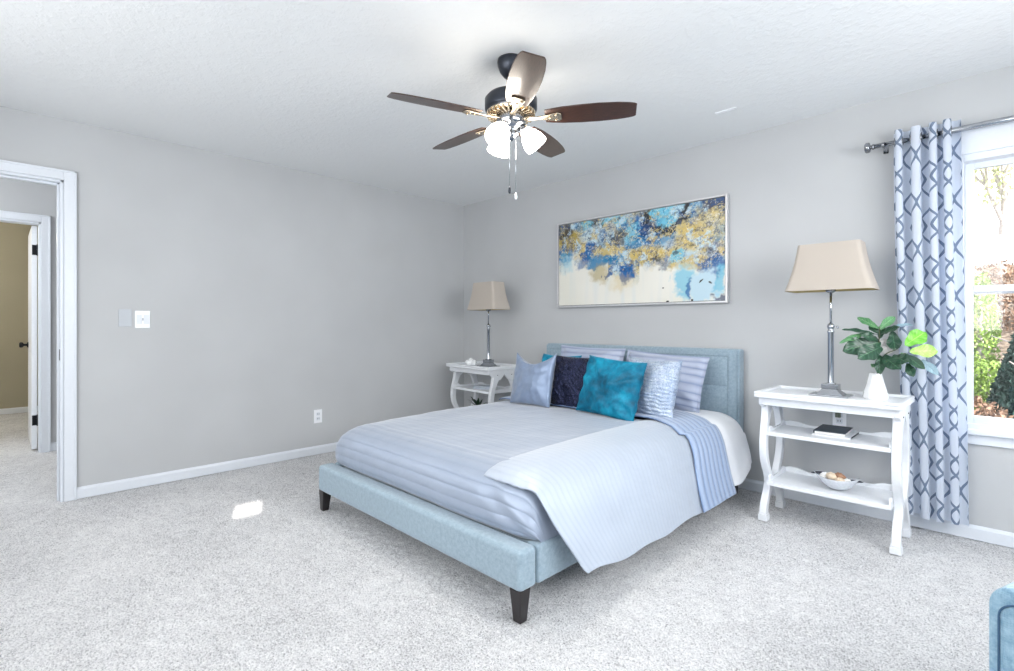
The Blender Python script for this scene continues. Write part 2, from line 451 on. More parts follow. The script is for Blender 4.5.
# baseboards
def baseboard(name, a0, a1, plane, axis, side, h=0.074, t=0.014):
    prof = [(0, 0), (t, 0), (t, h * 0.78), (t * 0.6, h * 0.93), (t * 0.25, h), (0, h)]
    b = MB()
    if axis == 'x': b.prism([(plane + side * u, z) for u, z in prof], a0, a1, 'x')
    else: b.prism([(plane + side * u, z) for u, z in prof], a0, a1, 'y')
    return struct(b.build(name, 'trim'))
def bb_x(name, a0, a1, plane, side): return baseboard(name, a0, a1, plane, 'x', side)
def bb_y(name, a0, a1, plane, side): return baseboard(name, a0, a1, plane, 'y', side)
bb_x('baseboard_right', 0.014, XE, 0.0, -1)
bb_y('baseboard_left', -3.283, 0.0, 0.0, 1)
bb_x('baseboard_back', 0, XE, YS, 1)
bb_y('baseboard_east', YS, 0, XE, -1)

# doorway to the hall: jambs and stepped casing
def casing_set(name, px, side, y_open0, y_open1, ztop, w=0.062, th=0.018, parent=None):
    b = MB()
    x0, x1 = sorted((px, px + side * th)); x2, x3 = sorted((px, px + side * (th + 0.006)))
    for ya, yb in ((y_open1, y_open1 + w), (y_open0 - w, y_open0)):
        b.box(x0, x1, ya, yb, -0.004, ztop + w)
        mid = (ya + yb) / 2
        outer = (yb - 0.014, yb) if ya >= y_open1 else (ya, ya + 0.014)
        b.box(x2, x3, outer[0], outer[1], -0.004, ztop + w)
    b.box(x0, x1, y_open0, y_open1, ztop, ztop + w)
    b.box(x2, x3, y_open0 - w, y_open1 + w, ztop + w - 0.014, ztop + w)
    return b.build(name, 'trim', parent, bevel=0.003)
struct(casing_set('trim_1', 0.0, 1, DY0, DY1, DZ + 0.015))
struct(casing_set('trim_2', -T, -1, DY0, DY1, DZ + 0.015))
dj = MB(); dj.box(-T, 0, DY1 - 0.018, DY1, -0.004, DZ + 0.015).box(-T, 0, DY0, DY0 + 0.018, -0.004, DZ + 0.015).box(-T, 0, DY0, DY1, DZ, DZ + 0.018)
dj.box(-0.075, -0.04, DY1 - 0.030, DY1 - 0.018, -0.004, DZ).box(-0.075, -0.04, DY0, DY1, DZ - 0.012, DZ)
dfr = struct(dj.build('door_1', 'trim', bevel=0.002))
bx(-0.030, -0.005, DY1 - 0.0205, DY1 - 0.018, 0.90, 0.97).build('strike_plate', 'black', dfr)

# hall and the room beyond it
HX = -1.80
FY1, FY0, FZ = -3.366, -4.15, 2.037
wall_with_holes('wall_hall', 'y', HX - T, HX, -5.3, -2.2, [(FY0, FY1, -0.04, FZ)])
struct(bx(HX, -T, -2.32, -2.2, -0.05, H).build('wall_hall_end', 'wall'))
struct(bx(HX, -T, -5.3, -5.2, -0.05, H).build('wall_hall_start', 'wall'))
bb_y('baseboard_hall', FY1 + 0.062, -2.32, HX, 1)
struct(casing_set('trim_3', HX, 1, FY0, FY1, FZ, w=0.062))
fj = MB(); fj.box(HX - T, HX, FY1 - 0.018, FY1, -0.004, FZ).box(HX - T, HX, FY0, FY0 + 0.018, -0.004, FZ).box(HX - T, HX, FY0, FY1, FZ - 0.018, FZ)
struct(fj.build('trim_4', 'trim', bevel=0.002))
struct(bx(-4.82, -4.70, -5.3, -2.2, -0.05, H).build('wall_far_room', 'tan'))
struct(bx(-4.7, HX - T, -2.32, -2.2, -0.05, H).build('wall_far_room_side', 'tan'))
struct(bx(-4.7, HX - T, -5.3, -5.2, -0.05, H).build('wall_far_room_near', 'tan'))
bb_y('baseboard_far_room', -5.2, -2.32, -4.70, 1)
# the open white door of the far room, seen on edge
dr = bx(HX - T - 0.76, HX - T - 0.004, -3.425, -3.389, 0.012, 2.015).build('door_2', 'white', bevel=0.002); struct(dr)
for a, b_ in ((0.14, 0.86), (1.0, 1.9)):
    MB().box(HX - T - 0.66, HX - T - 0.42, -3.428, -3.424, a, b_).box(HX - T - 0.34, HX - T - 0.10, -3.428, -3.424, a, b_).build('door_panel', 'white', dr, bevel=0.002)
for hz in (1.80, 0.27):
    h = MB().box(HX - T - 0.003, HX - T + 0.0005, -3.422, -3.390, hz - 0.045, hz + 0.045).lathe([(0.007, -0.05), (0.007, 0.05)], 12, (HX - T + 0.004, -3.386, hz))
    h.build('hinge', 'black', dr)
kn = MB()
mk = Matrix.Rotation(R(90), 4, 'X')
kn.lathe([(0.028, 0), (0.028, 0.008), (0.011, 0.012), (0.011, 0.032), (0.026, 0.042), (0.029, 0.055), (0.022, 0.066)], 18, (HX - T - 0.69, -3.425, 0.93), mk)
kn.build('door_knob', 'black', dr)

# unseen lamps added to light the hall and far room
def added_lamp(name, label, loc, p, c, parentless=True):
    t = thing(name, label, 'added light', loc)
    MB().lathe([(0.14, 0), (0.14, -0.02), (0.12, -0.025)], 28).build('lamp_base', 'chrome', t)
    MB().lathe([(0.12, -0.025), (0.115, -0.06), (0.08, -0.09), (0.02, -0.10)], 28).build('lamp_bowl', 'lit', t)
    light('added_lamp_light', 'POINT', (loc[0], loc[1], loc[2] - 0.25), (0, 0, 0), p, c, radius=0.1)
added_lamp('added_lamp', 'unseen bowl lamp added to light the hallway outside the bedroom', (-1.0, -4.6, H), 15, (0.95, 0.97, 1.0))
added_lamp('added_lamp', 'unseen bowl lamp added to light the tan room across the hall', (-3.4, -4.5, H), 22, (1.0, 0.95, 0.86))

# ================================================================ WINDOW
wf = MB()
yo, yi = 0.04, 0.10
wf.box(WX0, WX0 + 0.05, 0.0, 0.13, WZ0, WZ1).box(WX1 - 0.05, WX1, 0.0, 0.13, WZ0, WZ1)
wf.box(WX0 + 0.05, WX1 - 0.05, 0.0, 0.13, WZ1 - 0.045, WZ1).box(WX0 + 0.05, WX1 - 0.05, 0.0, 0.13, WZ0, WZ0 + 0.03)
win = struct(wf.build('window_1', 'trim', bevel=0.003))
cs = MB()
cs.box(WX0 - 0.07, WX0, -0.018, 0.0, WZ0 - 0.02, WZ1 + 0.0).box(WX1, WX1 + 0.07, -0.018, 0.0, WZ0 - 0.02, WZ1)
cs.box(WX0 - 0.07, WX1 + 0.07, -0.018, 0.0, WZ1 - 0.01, WZ1 + 0.11).box(WX0 - 0.08, WX1 + 0.08, -0.028, 0.0, WZ1 + 0.11, WZ1 + 0.13)
cs.build('casing', 'trim', win, bevel=0.003)
MB().box(WX0 - 0.09, WX1 + 0.09, -0.045, 0.03, WZ0 - 0.020, WZ0 + 0.005).box(WX0 - 0.06, WX1 + 0.06, -0.016, 0.0, WZ0 - 0.075, WZ0 - 0.020).build('window_sill', 'trim', win, bevel=0.004)
def sash(z0, z1, y0, y1, r=0.036):
    b = MB(); a0, a1 = WX0 + 0.0505, WX1 - 0.0505
    b.box(a0, a0 + r, y0, y1, z0, z1).box(a1 - r, a1, y0, y1, z0, z1).box(a0 + r, a1 - r, y0, y1, z0, z0 + r + 0.004).box(a0 + r, a1 - r, y0, y1, z1 - r, z1)
    s = b.build('sash', 'trim', win, bevel=0.003)
    bx(a0 + r * 0.7, a1 - r * 0.7, (y0 + y1) / 2 - 0.002, (y0 + y1) / 2 + 0.002, z0 + r * 0.8, z1 - r * 0.8).build('pane', 'pane', s)
sash(1.29, WZ1 - 0.04, 0.075, 0.105); sash(WZ0 + 0.028, 1.335, 0.035, 0.065)
# unseen window frames added behind and beside the camera, backing the area fills
def plain_window(name, axis, p0, p1, a0, a1, z0, z1, bars):
    b = MB(); r = 0.05
    def q(u0, u1, w0, w1):
        b.box(*((u0, u1, p0, p1) if axis == 'x' else (p0, p1, u0, u1)), w0, w1)
    q(a0, a0 + r, z0, z1); q(a1 - r, a1, z0, z1); q(a0, a1, z0, z0 + r); q(a0, a1, z1 - r, z1)
    for k in range(1, bars): u = a0 + (a1 - a0) * k / bars; q(u - r / 2, u + r / 2, z0, z1)
    o = struct(b.build(name, 'trim', bevel=0.003)); return o
plain_window('window_2', 'y', XE + 0.02, XE + 0.09, -3.3, -0.7, 0.6, 2.1, 3)
plain_window('window_3', 'x', YS - 0.09, YS - 0.02, 1.0, 4.2, 0.7, 2.2, 3)

bl_ = MB()  # unseen opaque slats added to keep the sun out on the east
for k in range(30):
    z = 0.62 + k * 0.049; bl_.box(XE - 0.012 + 0.014, XE + 0.018, -3.3, -0.7, z, z + 0.050)
struct(bl_.build('sun_blocker_east', 'trim'))
bl_ = MB()  # the same sun-blocking slats added on the south
for k in range(31):
    z = 0.71 + k * 0.048; bl_.box(1.0, 4.2, YS - 0.018, YS - 0.002, z, z + 0.049)
struct(bl_.build('sun_blocker_south', 'trim'))
# ---- plates on the left wall
t = thing('light_switch', 'white double rocker light switch plate on the left wall', 'light switch', (0.0, -2.923, 1.165))
bx(0.0, 0.006, -0.043, 0.043, -0.06, 0.06).build('cover_plate', 'plate', t, bevel=0.002)
for s_ in (-0.021, 0.021):
    bx(0.006, 0.009, s_ - 0.015, s_ + 0.015, -0.032, 0.032).build('rocker', 'trim', t, bevel=0.001)
bx(0.009, 0.014, -0.004, 0.004, -0.008, 0.010).build('toggle', 'platewall', t, bevel=0.001)
o = bx(0.0, 0.007, -3.058, -2.985, 1.115, 1.235).build('blank_cover_plate', 'platewall', bevel=0.002)
tag(o, 'blank wall cover plate painted grey like the wall, beside the light switch', 'cover plate')
def outlet(loc, rz, label):
    t = thing('power_outlet', label, 'outlet', loc, rz)
    bx(0.0, 0.006, -0.036, 0.036, -0.058, 0.058).build('cover_plate', 'plate', t, bevel=0.002)
    for z in (-0.02, 0.02):
        s = MB().box(0.006, 0.009, -0.017, 0.017, z - 0.014, z + 0.014).build('socket', 'trim', t, bevel=0.003)
        MB().box(0.009, 0.0095, -0.008, -0.005, z - 0.004, z + 0.006).build('slot', 'dark', s)
        MB().box(0.009, 0.0095, 0.005, 0.008, z - 0.004, z + 0.006).build('slot', 'dark', s)
    return t
outlet((0, -1.663, 0.33), 0, 'white duplex power outlet low on the left wall')
t = outlet((3.545, 0, 0.56), R(-90), 'white duplex power outlet on the wall behind the nightstand shelf')
cordm = MB().tube([(3.535, -0.010, 0.575), (3.535, -0.04, 0.572), (3.545, -0.055, 0.60), (3.56, -0.06, 0.66), (3.562, -0.085, 0.74), (3.563, -0.12, 0.757), (3.565, -0.20, 0.740), (3.565, -0.262, 0.736)], 0.003, 8)
cordm.box(3.522, 3.548, -0.034, -0.010, 0.565, 0.592)

o = bx(2.99, 3.115, -0.50, -0.478, H - 0.008, H).build('ceiling_strip', 'plate', bevel=0.002)
tag(o, 'small narrow white strip fixed on the ceiling right of the fan', 'ceiling strip')

# ================================================================ CEILING FAN
FX, FY = 2.535, -1.835
fan = thing('ceiling_fan', 'dark bronze ceiling fan with five walnut blades and three lit glass shades', 'ceiling fan', (FX, FY, H))
FZ0 = 2.15 - H          # blade plane, local
MB().lathe([(0.066, 0), (0.068, -0.012), (0.066, -0.03), (0.055, -0.06), (0.035, -0.085), (0.018, -0.095)], 32).build('canopy', 'bronze', fan)
MB().lathe([(0.0125, -0.05), (0.0125, -0.19)], 16).build('downrod', 'bronze', fan)
MB().lathe([(0.02, -0.145), (0.03, -0.15), (0.035, -0.165), (0.075, -0.170), (0.115, -0.180), (0.130, -0.198), (0.130, -0.245), (0.122, -0.262)], 40).build('motor_housing', 'bronze', fan)
vn = MB()
for k in range(28):
    a = 2 * math.pi * k / 28; m_ = Matrix.Rotation(a, 4, 'Z')
    vn.box(0.066, 0.120, -0.0045, 0.0045, -0.283, -0.262, m_)
vn.lathe([(0.122, -0.262), (0.120, -0.266), (0.06, -0.270)], 40)
vn.build('vent_ring', 'brassy', fan)
MB().lathe([(0.068, -0.268), (0.072, -0.285), (0.072, -0.318), (0.064, -0.328), (0.050, -0.340), (0.034, -0.345), (0.03, -0.36), (0.038, -0.372), (0.02, -0.39), (0.008, -0.40)], 32).build('switch_housing', 'nickel', fan)
def blade_outline():
    L0, L1 = 0.17, 0.605; pts = []
    prof = [(0, .048), (.08, .056), (.2, .064), (.4, .070), (.6, .071), (.8, .066), (.92, .058), (.97, .052), (1.0, .044)]
    for t_, w in prof: pts.append((L0 + (L1 - L0) * t_, -w))
    for t_, w in reversed(prof): pts.append((L0 + (L1 - L0) * t_, w))
    return pts
A0 = R(45) + R(-82.3)
for k in range(5):
    a = A0 + k * R(72)
    m_ = Matrix.Rotation(a, 4, 'Z') @ Matrix.Translation((0, 0, FZ0)) @ Matrix.Rotation(R(-12), 4, 'X')
    bl = MB().prism(blade_outline(), -0.003, 0.003, 'z').build('blade', 'wood', fan, bevel=0.0025)
    bl.matrix_local = m_
    ir = MB().prism([(0.06, -0.016), (0.13, -0.010), (0.17, -0.017), (0.235, -0.034), (0.25, -0.02), (0.25, 0.02), (0.235, 0.034), (0.17, 0.017), (0.13, 0.010), (0.06, 0.016)], -0.012, -0.005, 'z')
    for sx, sy in ((0.225, -0.02), (0.225, 0.02), (0.195, 0)):
        ir.lathe([(0.006, -0.012), (0.006, -0.016), (0.002, -0.018)], 10, (sx, sy, 0))
    o = ir.build('blade_bracket', 'brassy', bl, bevel=0.002)
# light kit: three arms with bell shades
for k, az in enumerate((45 + 0, 45 + 122, 45 + 236)):
    a = R(az); m_ = Matrix.Rotation(a, 4, 'Z')
    arm = MB().tube([m_ @ Vector(p) for p in ((0.02, 0, -0.335), (0.045, 0, -0.330), (0.062, 0, -0.340))], 0.009, 12)
    tilt = Matrix.Rotation(R(-38), 4, 'Y'); base = Vector((0.060, 0, -0.338))
    mm = m_ @ Matrix.Translation(base) @ tilt
    arm.lathe([(0.020, 0.006), (0.024, -0.008), (0.024, -0.022)], 20, (0, 0, 0), mm)
    arm = arm.build('lamp_arm', 'nickel', fan)
    g = MB().lathe([(0.022, -0.010), (0.030, -0.024), (0.044, -0.048), (0.054, -0.075), (0.058, -0.105), (0.056, -0.112), (0.030, -0.100), (0.004, -0.094)], 28, (0, 0, 0), mm, cap=False)
    g.build('glass_shade', 'lit', arm)
    p = fan.location + (mm @ Vector((0, 0, -0.20)))
    bl_o = light('bulb_light', 'SPOT', fan.location + (mm @ Vector((0, 0, -0.125))), (0, 0, 0), 7, (1.0, 0.94, 0.86), radius=0.04)
    bl_o.data.spot_size = R(165); bl_o.data.spot_blend = 0.8
    bl_o.rotation_euler = (m_ @ tilt).to_euler()
for (dx, dy), L in (((-0.022, 0.012), -0.655), ((0.014, 0.020), -0.69)):
    c = MB().tube([(dx, dy, -0.33), (dx, dy, L + 0.03)], 0.0013, 6).build('pull_chain', 'chrome', fan)
    MB().lathe([(0.002, L + 0.034), (0.006, L + 0.026), (0.007, L + 0.008), (0.004, L)], 12, (dx, dy, 0)).build('chain_pull', 'bronze' if dx < 0 else 'plate', c)

# ================================================================ PAINTING
PX0, PX1, PZ0, PZ1 = 1.357, 2.884, 1.283, 2.044
pt = thing('framed_painting', 'wide abstract canvas in blue, gold and cream in a slim silver frame above the bed', 'painting', ((PX0 + PX1) / 2, 0, (PZ0 + PZ1) / 2))
hw, hh = (PX1 - PX0) / 2, (PZ1 - PZ0) / 2
fr = MB(); e = 0.014
fr.box(-hw, hw, -0.042, 0, -hh, -hh + e).box(-hw, hw, -0.042, 0, hh - e, hh).box(-hw, -hw + e, -0.042, 0, -hh + e, hh - e).box(hw - e, hw, -0.042, 0, -hh + e, hh - e)
fr.build('picture_frame', 'foil', pt, bevel=0.0015)
bx(-hw + e, hw - e, -0.011, -0.002, -hh + e, hh - e).build('backing', 'dark', pt)
def art(s, t_):
    """s: 0 left..1 right, t: 0 bottom..1 top -> linear rgb of an abstract poured painting"""
    A = 2.0
    x, y = s * A, t_
    n = lambda sc_, o=0.0: noise.noise(Vector((x * sc_ + o, y * sc_ - o, 3.1 + o)))
    wx = x + 0.05 * n(3, 5) + 0.05 * n(8, 9) + 0.04 * n(20, 3) + 0.02 * n(48, 3); wy = y + 0.04 * n(3, 15) + 0.05 * n(8, 19) + 0.04 * n(20, 13) + 0.02 * n(48, 13)
    def blob(cx, cy, rx, ry, soft=0.35, ang=0):
        dx, dy = (wx - cx * A), (wy - cy); c_, s_ = math.cos(ang), math.sin(ang)
        d = math.hypot((dx * c_ + dy * s_) / rx, (-dx * s_ + dy * c_) / ry)
        return max(0, min(1, (1 - d) / soft + 0.5)) if d < 1.5 else 0
    def mixc(a, b, f): return [a[i] * (1 - f) + b[i] * f for i in range(3)]
    cream = rgb(236, 234, 228)[:3]; gold = rgb(206, 180, 98)[:3]; gold2 = rgb(168, 146, 62)[:3]
    blue = rgb(0, 92, 158)[:3]; navy = rgb(6, 46, 92)[:3]; sky = rgb(110, 190, 214)[:3]; pale = rgb(188, 214, 226)[:3]; char = rgb(42, 44, 48)[:3]; grey = rgb(140, 146, 156)[:3]; teal = rgb(0, 120, 170)[:3]
    c = mixc(cream, rgb(222, 220, 206)[:3], 0.5 + 0.5 * n(2.2))
    # pale drips
    drip = noise.noise(Vector((x * 14, y * 1.2, 8))); 
    c = mixc(c, rgb(205, 216, 220)[:3], max(0, drip) * 0.6)
    # upper mass
    edge = 0.40 + 0.10 * math.sin(s * 5 + 0.6) - (0.14 if 0.35 < s < 0.55 else 0) * 1 + 0.12 * n(4, 40) + 0.05 * noise.noise(Vector((x * 26, y * 5, 4)))
    m = max(0, min(1, (t_ - edge) / 0.10))
    base = mixc(grey, pale, max(0, min(1, 0.6 + 1.2 * n(5, 2))))
    base = mixc(base, gold, max(0, min(1, (n(7, 31) + 0.12) * 3.0)) * 0.85)
    base = mixc(base, teal, max(0, min(1, (n(5, 51) - 0.12) * 4)) * 0.7)
    c = mixc(c, base, m)
    B = [  # cx, cy, rx, ry, colour, strength
        (0.06, 0.78, 0.26, 0.12, gold2, .95, .3), (0.04, 0.93, 0.14, 0.09, char, .9, .3), (0.28, 0.95, 0.14, 0.07, char, .9, .3), (0.04, 0.63, 0.14, 0.10, blue, .85, .5), (0.06, 0.55, 0.10, 0.12, sky, .5, .8),
        (0.22, 0.93, 0.08, 0.07, sky, .9, .4), (0.40, 0.96, 0.16, 0.05, sky, .8, .4), (0.26, 0.80, 0.20, 0.10, pale, .7, .6), (0.32, 0.80, 0.07, 0.06, blue, .6, .6),
        (0.22, 0.62, 0.09, 0.12, blue, .95, .3), (0.29, 0.52, 0.16, 0.09, teal, .9, .3), (0.40, 0.50, 0.16, 0.06, teal, .9, .4), (0.18, 0.50, 0.07, 0.07, blue, .6, .6), (0.47, 0.36, 0.10, 0.14, blue, 1, .3), (0.355, 0.36, 0.04, 0.035, blue, .95, .3),
        (0.42, 0.76, 0.10, 0.09, char, .8, .5), (0.58, 0.80, 0.17, 0.17, blue, 1, .4), (0.60, 0.80, 0.10, 0.12, navy, .95, .5), (0.52, 0.66, 0.13, 0.08, teal, .8, .5), (0.50, 0.80, 0.07, 0.12, sky, .8, .6),
        (0.58, 0.52, 0.24, 0.08, gold, .9, .4), (0.36, 0.62, 0.24, 0.05, gold, .8, .4), (0.45, 0.24, 0.16, 0.08, gold, .35, .8), (0.30, 0.36, 0.10, 0.10, gold2, .6, .8), (0.86, 0.64, 0.22, 0.13, gold, .85, .5), (0.94, 0.82, 0.18, 0.12, gold, .7, .6), (0.80, 0.40, 0.30, 0.06, gold, .8, .6),
        (0.70, 0.97, 0.26, 0.24, char, 1, .12), (0.705, 1.02, 0.19, 0.22, sky, 1, .12), (0.76, 0.93, 0.07, 0.07, pale, .8, .6), (0.66, 0.88, 0.05, 0.06, teal, .5, .8),
        (0.97, 0.98, 0.14, 0.09, navy, .9, .4), (0.95, 0.50, 0.12, 0.05, grey, .8, .5), (0.93, 0.36, 0.16, 0.08, blue, .9, .4), (0.69, 0.42, 0.09, 0.08, grey, .9, .4), (0.66, 0.47, 0.05, 0.05, char, .8, .4), (0.76, 0.46, 0.08, 0.06, sky, .9, .4),
        (0.80, 0.18, 0.10, 0.18, sky, .8, .5), (0.91, 0.16, 0.15, 0.17, pale, 1, .3), (0.83, 0.12, 0.03, 0.10, blue, .8, .5), (0.98, 0.22, 0.05, 0.12, sky, .8, .5), (0.99, 0.04, 0.05, 0.04, navy, .8, .5)]
    for cx, cy, rx, ry, cc, st, sf in B:
        f = blob(cx, cy, rx, ry, sf) * st
        if f > 0: c = mixc(c, cc, f)
    g1 = noise.fractal(Vector((x * 9, y * 9, 1.7)), 0.6, 2.0, 6); g2 = noise.fractal(Vector((x * 11, y * 11, 6.7)), 0.5, 2.0, 6); g3 = noise.fractal(Vector((x * 7 + 20, y * 8, 2.2)), 0.6, 2.0, 6)
    c = mixc(c, pale, smooth(0.22, 0.6, g1) * 0.85 * m)
    c = mixc(c, char, smooth(0.45, 0.95, g2) * 0.75 * m)
    c = mixc(c, gold, smooth(0.45, 0.9, g3) * 0.7 * m)
    c = mixc(c, grey, smooth(0.35, 0.9, -g1) * 0.5 * m)
    c = mixc(c, blue, smooth(0.5, 1.0, -g2) * 0.7 * m)
    v1 = abs(noise.fractal(Vector((x * 4.2, y * 5.5, 9.7)), 0.7, 2.0, 5)); v2 = abs(noise.fractal(Vector((x * 5.5 + 7, y * 7, 4.7)), 0.7, 2.0, 5)); v3 = abs(noise.fractal(Vector((x * 7 + 3, y * 6, 14.7)), 0.7, 2.0, 5))
    c = mixc(c, char, smooth(0.055, 0.0, v1) * 0.75 * m)
    c = mixc(c, rgb(0, 62, 120)[:3], smooth(0.10, 0.0, v3) * 0.7 * m)
    c = mixc(c, rgb(226, 206, 140)[:3], smooth(0.06, 0.0, v2) * 0.85 * m)
    c = mixc(c, rgb(244, 244, 240)[:3], smooth(0.03, 0.0, abs(v3 - 0.25)) * 0.6 * m)
    for cx, cy, rx, ry, an in ((0.885, 0.20, .028, .008, .7), (0.93, 0.18, .02, .008, -.6), (0.685, 0.15, .008, .008, 0), (0.71, 0.005, .016, .012, 0), (0.84, 0.01, .014, .012, 0)):
        dx, dy = x - cx * A, y - cy; c_, s_ = math.cos(an), math.sin(an)
        if math.hypot((dx * c_ + dy * s_) / rx, (-dx * s_ + dy * c_) / ry) < 1: c = list(char)
    return c
NU, NV = 340, 170
cw, chh = hw - e - 0.004, hh - e - 0.004
cv = MB().grid(lambda u, v: (-cw + 2 * cw * u, -0.034, -chh + 2 * chh * v), NU, NV)
cv = cv.build('canvas', 'paint', pt)
ca = cv.data.color_attributes.new('paint', 'FLOAT_COLOR', 'POINT')
buf = []
for j in range(NV + 1):
    for i in range(NU + 1):
        c = art(i / NU, j / NV); buf += [c[0], c[1], c[2], 1.0]
ca.data.foreach_set('color', buf)
bx(-cw + 0.002, cw - 0.002, -0.033, -0.012, -chh, chh).build('stretcher_frame', 'dark', pt)

# ================================================================ BED
bed = thing('bed', 'blue-grey linen upholstered platform bed with tufted headboard and dark legs', 'bed', (2.165, -1.15, 0))
BX0, BX1, BYF = 1.300, 3.0, -2.258
def local(mb):   # bed parts are written in room coordinates; shift to the bed's own base
    mb.v = [(x - 2.165, y + 1.15, z) for x, y, z in mb.v]; return mb
local(MB().box(BX0, BX1, BYF, BYF + 0.10, 0.118, 0.275)).build('foot_rail', 'linen', bed, bevel=0.022, segs=4)
for a, b_ in ((BX0, BX0 + 0.07), (BX1 - 0.07, BX1)):
    local(MB().box(a, b_, BYF + 0.101, -0.115, 0.118, 0.272)).build('side_rail', 'linen', bed, bevel=0.018, segs=4)
M['thread'] = plain('seam_thread', rgb(96, 118, 128), 0.9)
for x in (BX0 - 0.0006, BX1 + 0.0002):
    local(MB().box(x, x + 0.0012, BYF + 0.085, BYF + 0.087, 0.13, 0.262)).build('seam', 'thread', bed)
for sx in (0, 1):
    for sy in (0, 1):
        xo = BX0 if sx == 0 else BX1; yo_ = BYF if sy == 0 else -0.12
        dx = 1 if sx == 0 else -1; dy = 1 if sy == 0 else -1
        b = MB(); q = []
        for z, w, off in ((0.0, 0.038, 0.010), (0.122, 0.058, 0.004)):
            q.append([(xo + dx * off, yo_ + dy * off), (xo + dx * (off + w), yo_ + dy * off), (xo + dx * (off + w), yo_ + dy * (off + w)), (xo + dx * off, yo_ + dy * (off + w))])
        vs_ = [(x, y, z) for (z, pts) in ((0.0, q[0]), (0.124, q[1])) for x, y in pts]
        b.add(vs_, [(0, 1, 2, 3), (4, 5, 6, 7), (0, 1, 5, 4), (1, 2, 6, 5), (2, 3, 7, 6), (3, 0, 4, 7)])
        local(b).build('leg', 'darkleg', bed, bevel=0.003)
# headboard: border and 3 rows of tufted panels on the front
HBX0, HBX1, HBF, HBB, HBT = 1.295, 2.992, -0.115, -0.02, 0.962
def hb_front(u, v):
    x = HBX0 + 0.012 + (HBX1 - HBX0 - 0.024) * u; z = 0.26 + (HBT - 0.012 - 0.26) * v
    px = (x - HBX0 - 0.05) / 0.263; pz = (HBT - 0.05 - z) / 0.205
    inside = 0 < px < 6.0 and pz > 0
    puff = 0
    if inside:
        fx, fz = px % 1, pz % 1
        puff = 0.018 * (max(0, math.sin(math.pi * fx)) * max(0, math.sin(math.pi * fz))) ** 0.34
    else: puff = 0.013
    y = HBF - puff
    return (x, y, z)
hbm = MB().grid(hb_front, 330, 140)
hbm = local(hbm).build('headboard_tufting', 'linen', bed)
local(MB().box(HBX0, HBX1, HBF + 0.002, HBB, 0.12, HBT)).build('headboard', 'linen', bed, bevel=0.016, segs=4)
local(MB().box(1.42, 2.87, -2.02, -0.13, 0.20, 0.485)).build('mattress', 'mattress', bed, bevel=0.05, segs=4)
local(MB().box(1.40, 2.93, -2.146, -0.116, 0.215, 0.262)).build('platform', 'linen', bed)

# ================================================================ BEDDING
def nz3(x, y, z, s, o=0): return noise.noise(Vector((x * s + o, y * s + o, z * s + o)))
def interp(pts, t_):
    """Catmull-Rom through points; t 0..1"""
    n = len(pts) - 1; x = t_ * n; i = min(int(x), n - 1); f = x - i
    P = [Vector(pts[max(0, min(n, k))]) for k in (i - 1, i, i + 1, i + 2)]
    return 0.5 * ((2 * P[1]) + (-P[0] + P[2]) * f + (2 * P[0] - 5 * P[1] + 4 * P[2] - P[3]) * f * f + (-P[0] + 3 * P[1] - 3 * P[2] + P[3]) * f ** 3)
# --- quilt, top and foot face
QY1 = -0.80
prof = [(-2.150, 0.268), (-2.182, 0.300), (-2.190, 0.36), (-2.180, 0.42), (-2.145, 0.475), (-2.06, 0.508), (-1.9, 0.522), (-1.6, 0.530), (-1.2, 0.535), (-0.80, 0.535)]
arc = [0]
NS_ = 110
pp = [interp([(a, b, 0) for a, b in prof], k / NS_) for k in range(NS_ + 1)]
for k in range(NS_): arc.append(arc[-1] + (pp[k + 1] - pp[k]).length)
def qtop(u, v):
    k = int(round(v * NS_)); y, z = pp[k].x, pp[k].y
    th = (u - 0.5) * math.pi; sx = math.sin(th)
    uu = sx * (0.35 + 0.65 * abs(sx)) if abs(sx) < 1 else sx
    au = min(1, abs(sx)); 
    xc, a = 2.150, 0.838
    x = xc + a * math.copysign(au ** 0.9, sx)
    h = (1 - (au ** 0.9) ** 12) ** (1 / 3.5) if au < 1 else 0
    foot = 1 - smooth(-2.12, -1.75, y)
    h2 = h
    zz = 0.268 + (z - 0.268) * h2
    rnd_ = (1 - max(0, 1 - (au ** 0.9) ** 9) ** 0.4)
    yy = y + foot * 0.07 * rnd_
    wr = 0.006 * nz3(x, yy, zz, 3.0) + 0.0035 * nz3(x, yy, zz, 9)
    # stitched channels
    ch = abs(math.sin(arc[k] * math.pi / 0.05)) ** 0.5
    faceface = 1 - smooth(-2.16, -2.02, y)
    d = wr + (0.004 * ch if y < -2.0 else 0.0015 * ch)
    # loose puckers toward the near corner of the foot
    if y < -2.0 and x > 2.55: d += 0.007 * math.sin((x - 2.5) * 34 + z * 50) * smooth(2.55, 2.95, x) * (1 - abs(z - 0.36) / 0.2 if abs(z - .36) < .2 else 0)
    return (x, yy - d * faceface, zz + d * (1 - faceface) * (1 if h > 0.3 else 0))
qm = MB().grid(qtop, 96, NS_, lambda u, v: (u * 1.7, arc[int(round(v * NS_))]))
quilt = thing('quilt', 'silver-blue satin channel-quilted bedspread spread over the bed and hanging off its side', 'quilt', (2.165, -1.4, 0))
def qloc(mb):
    mb.v = [(x - 2.165, y + 1.4, z) for x, y, z in mb.v]; return mb
qloc(qm).build('quilt_top', 'quilt', quilt)
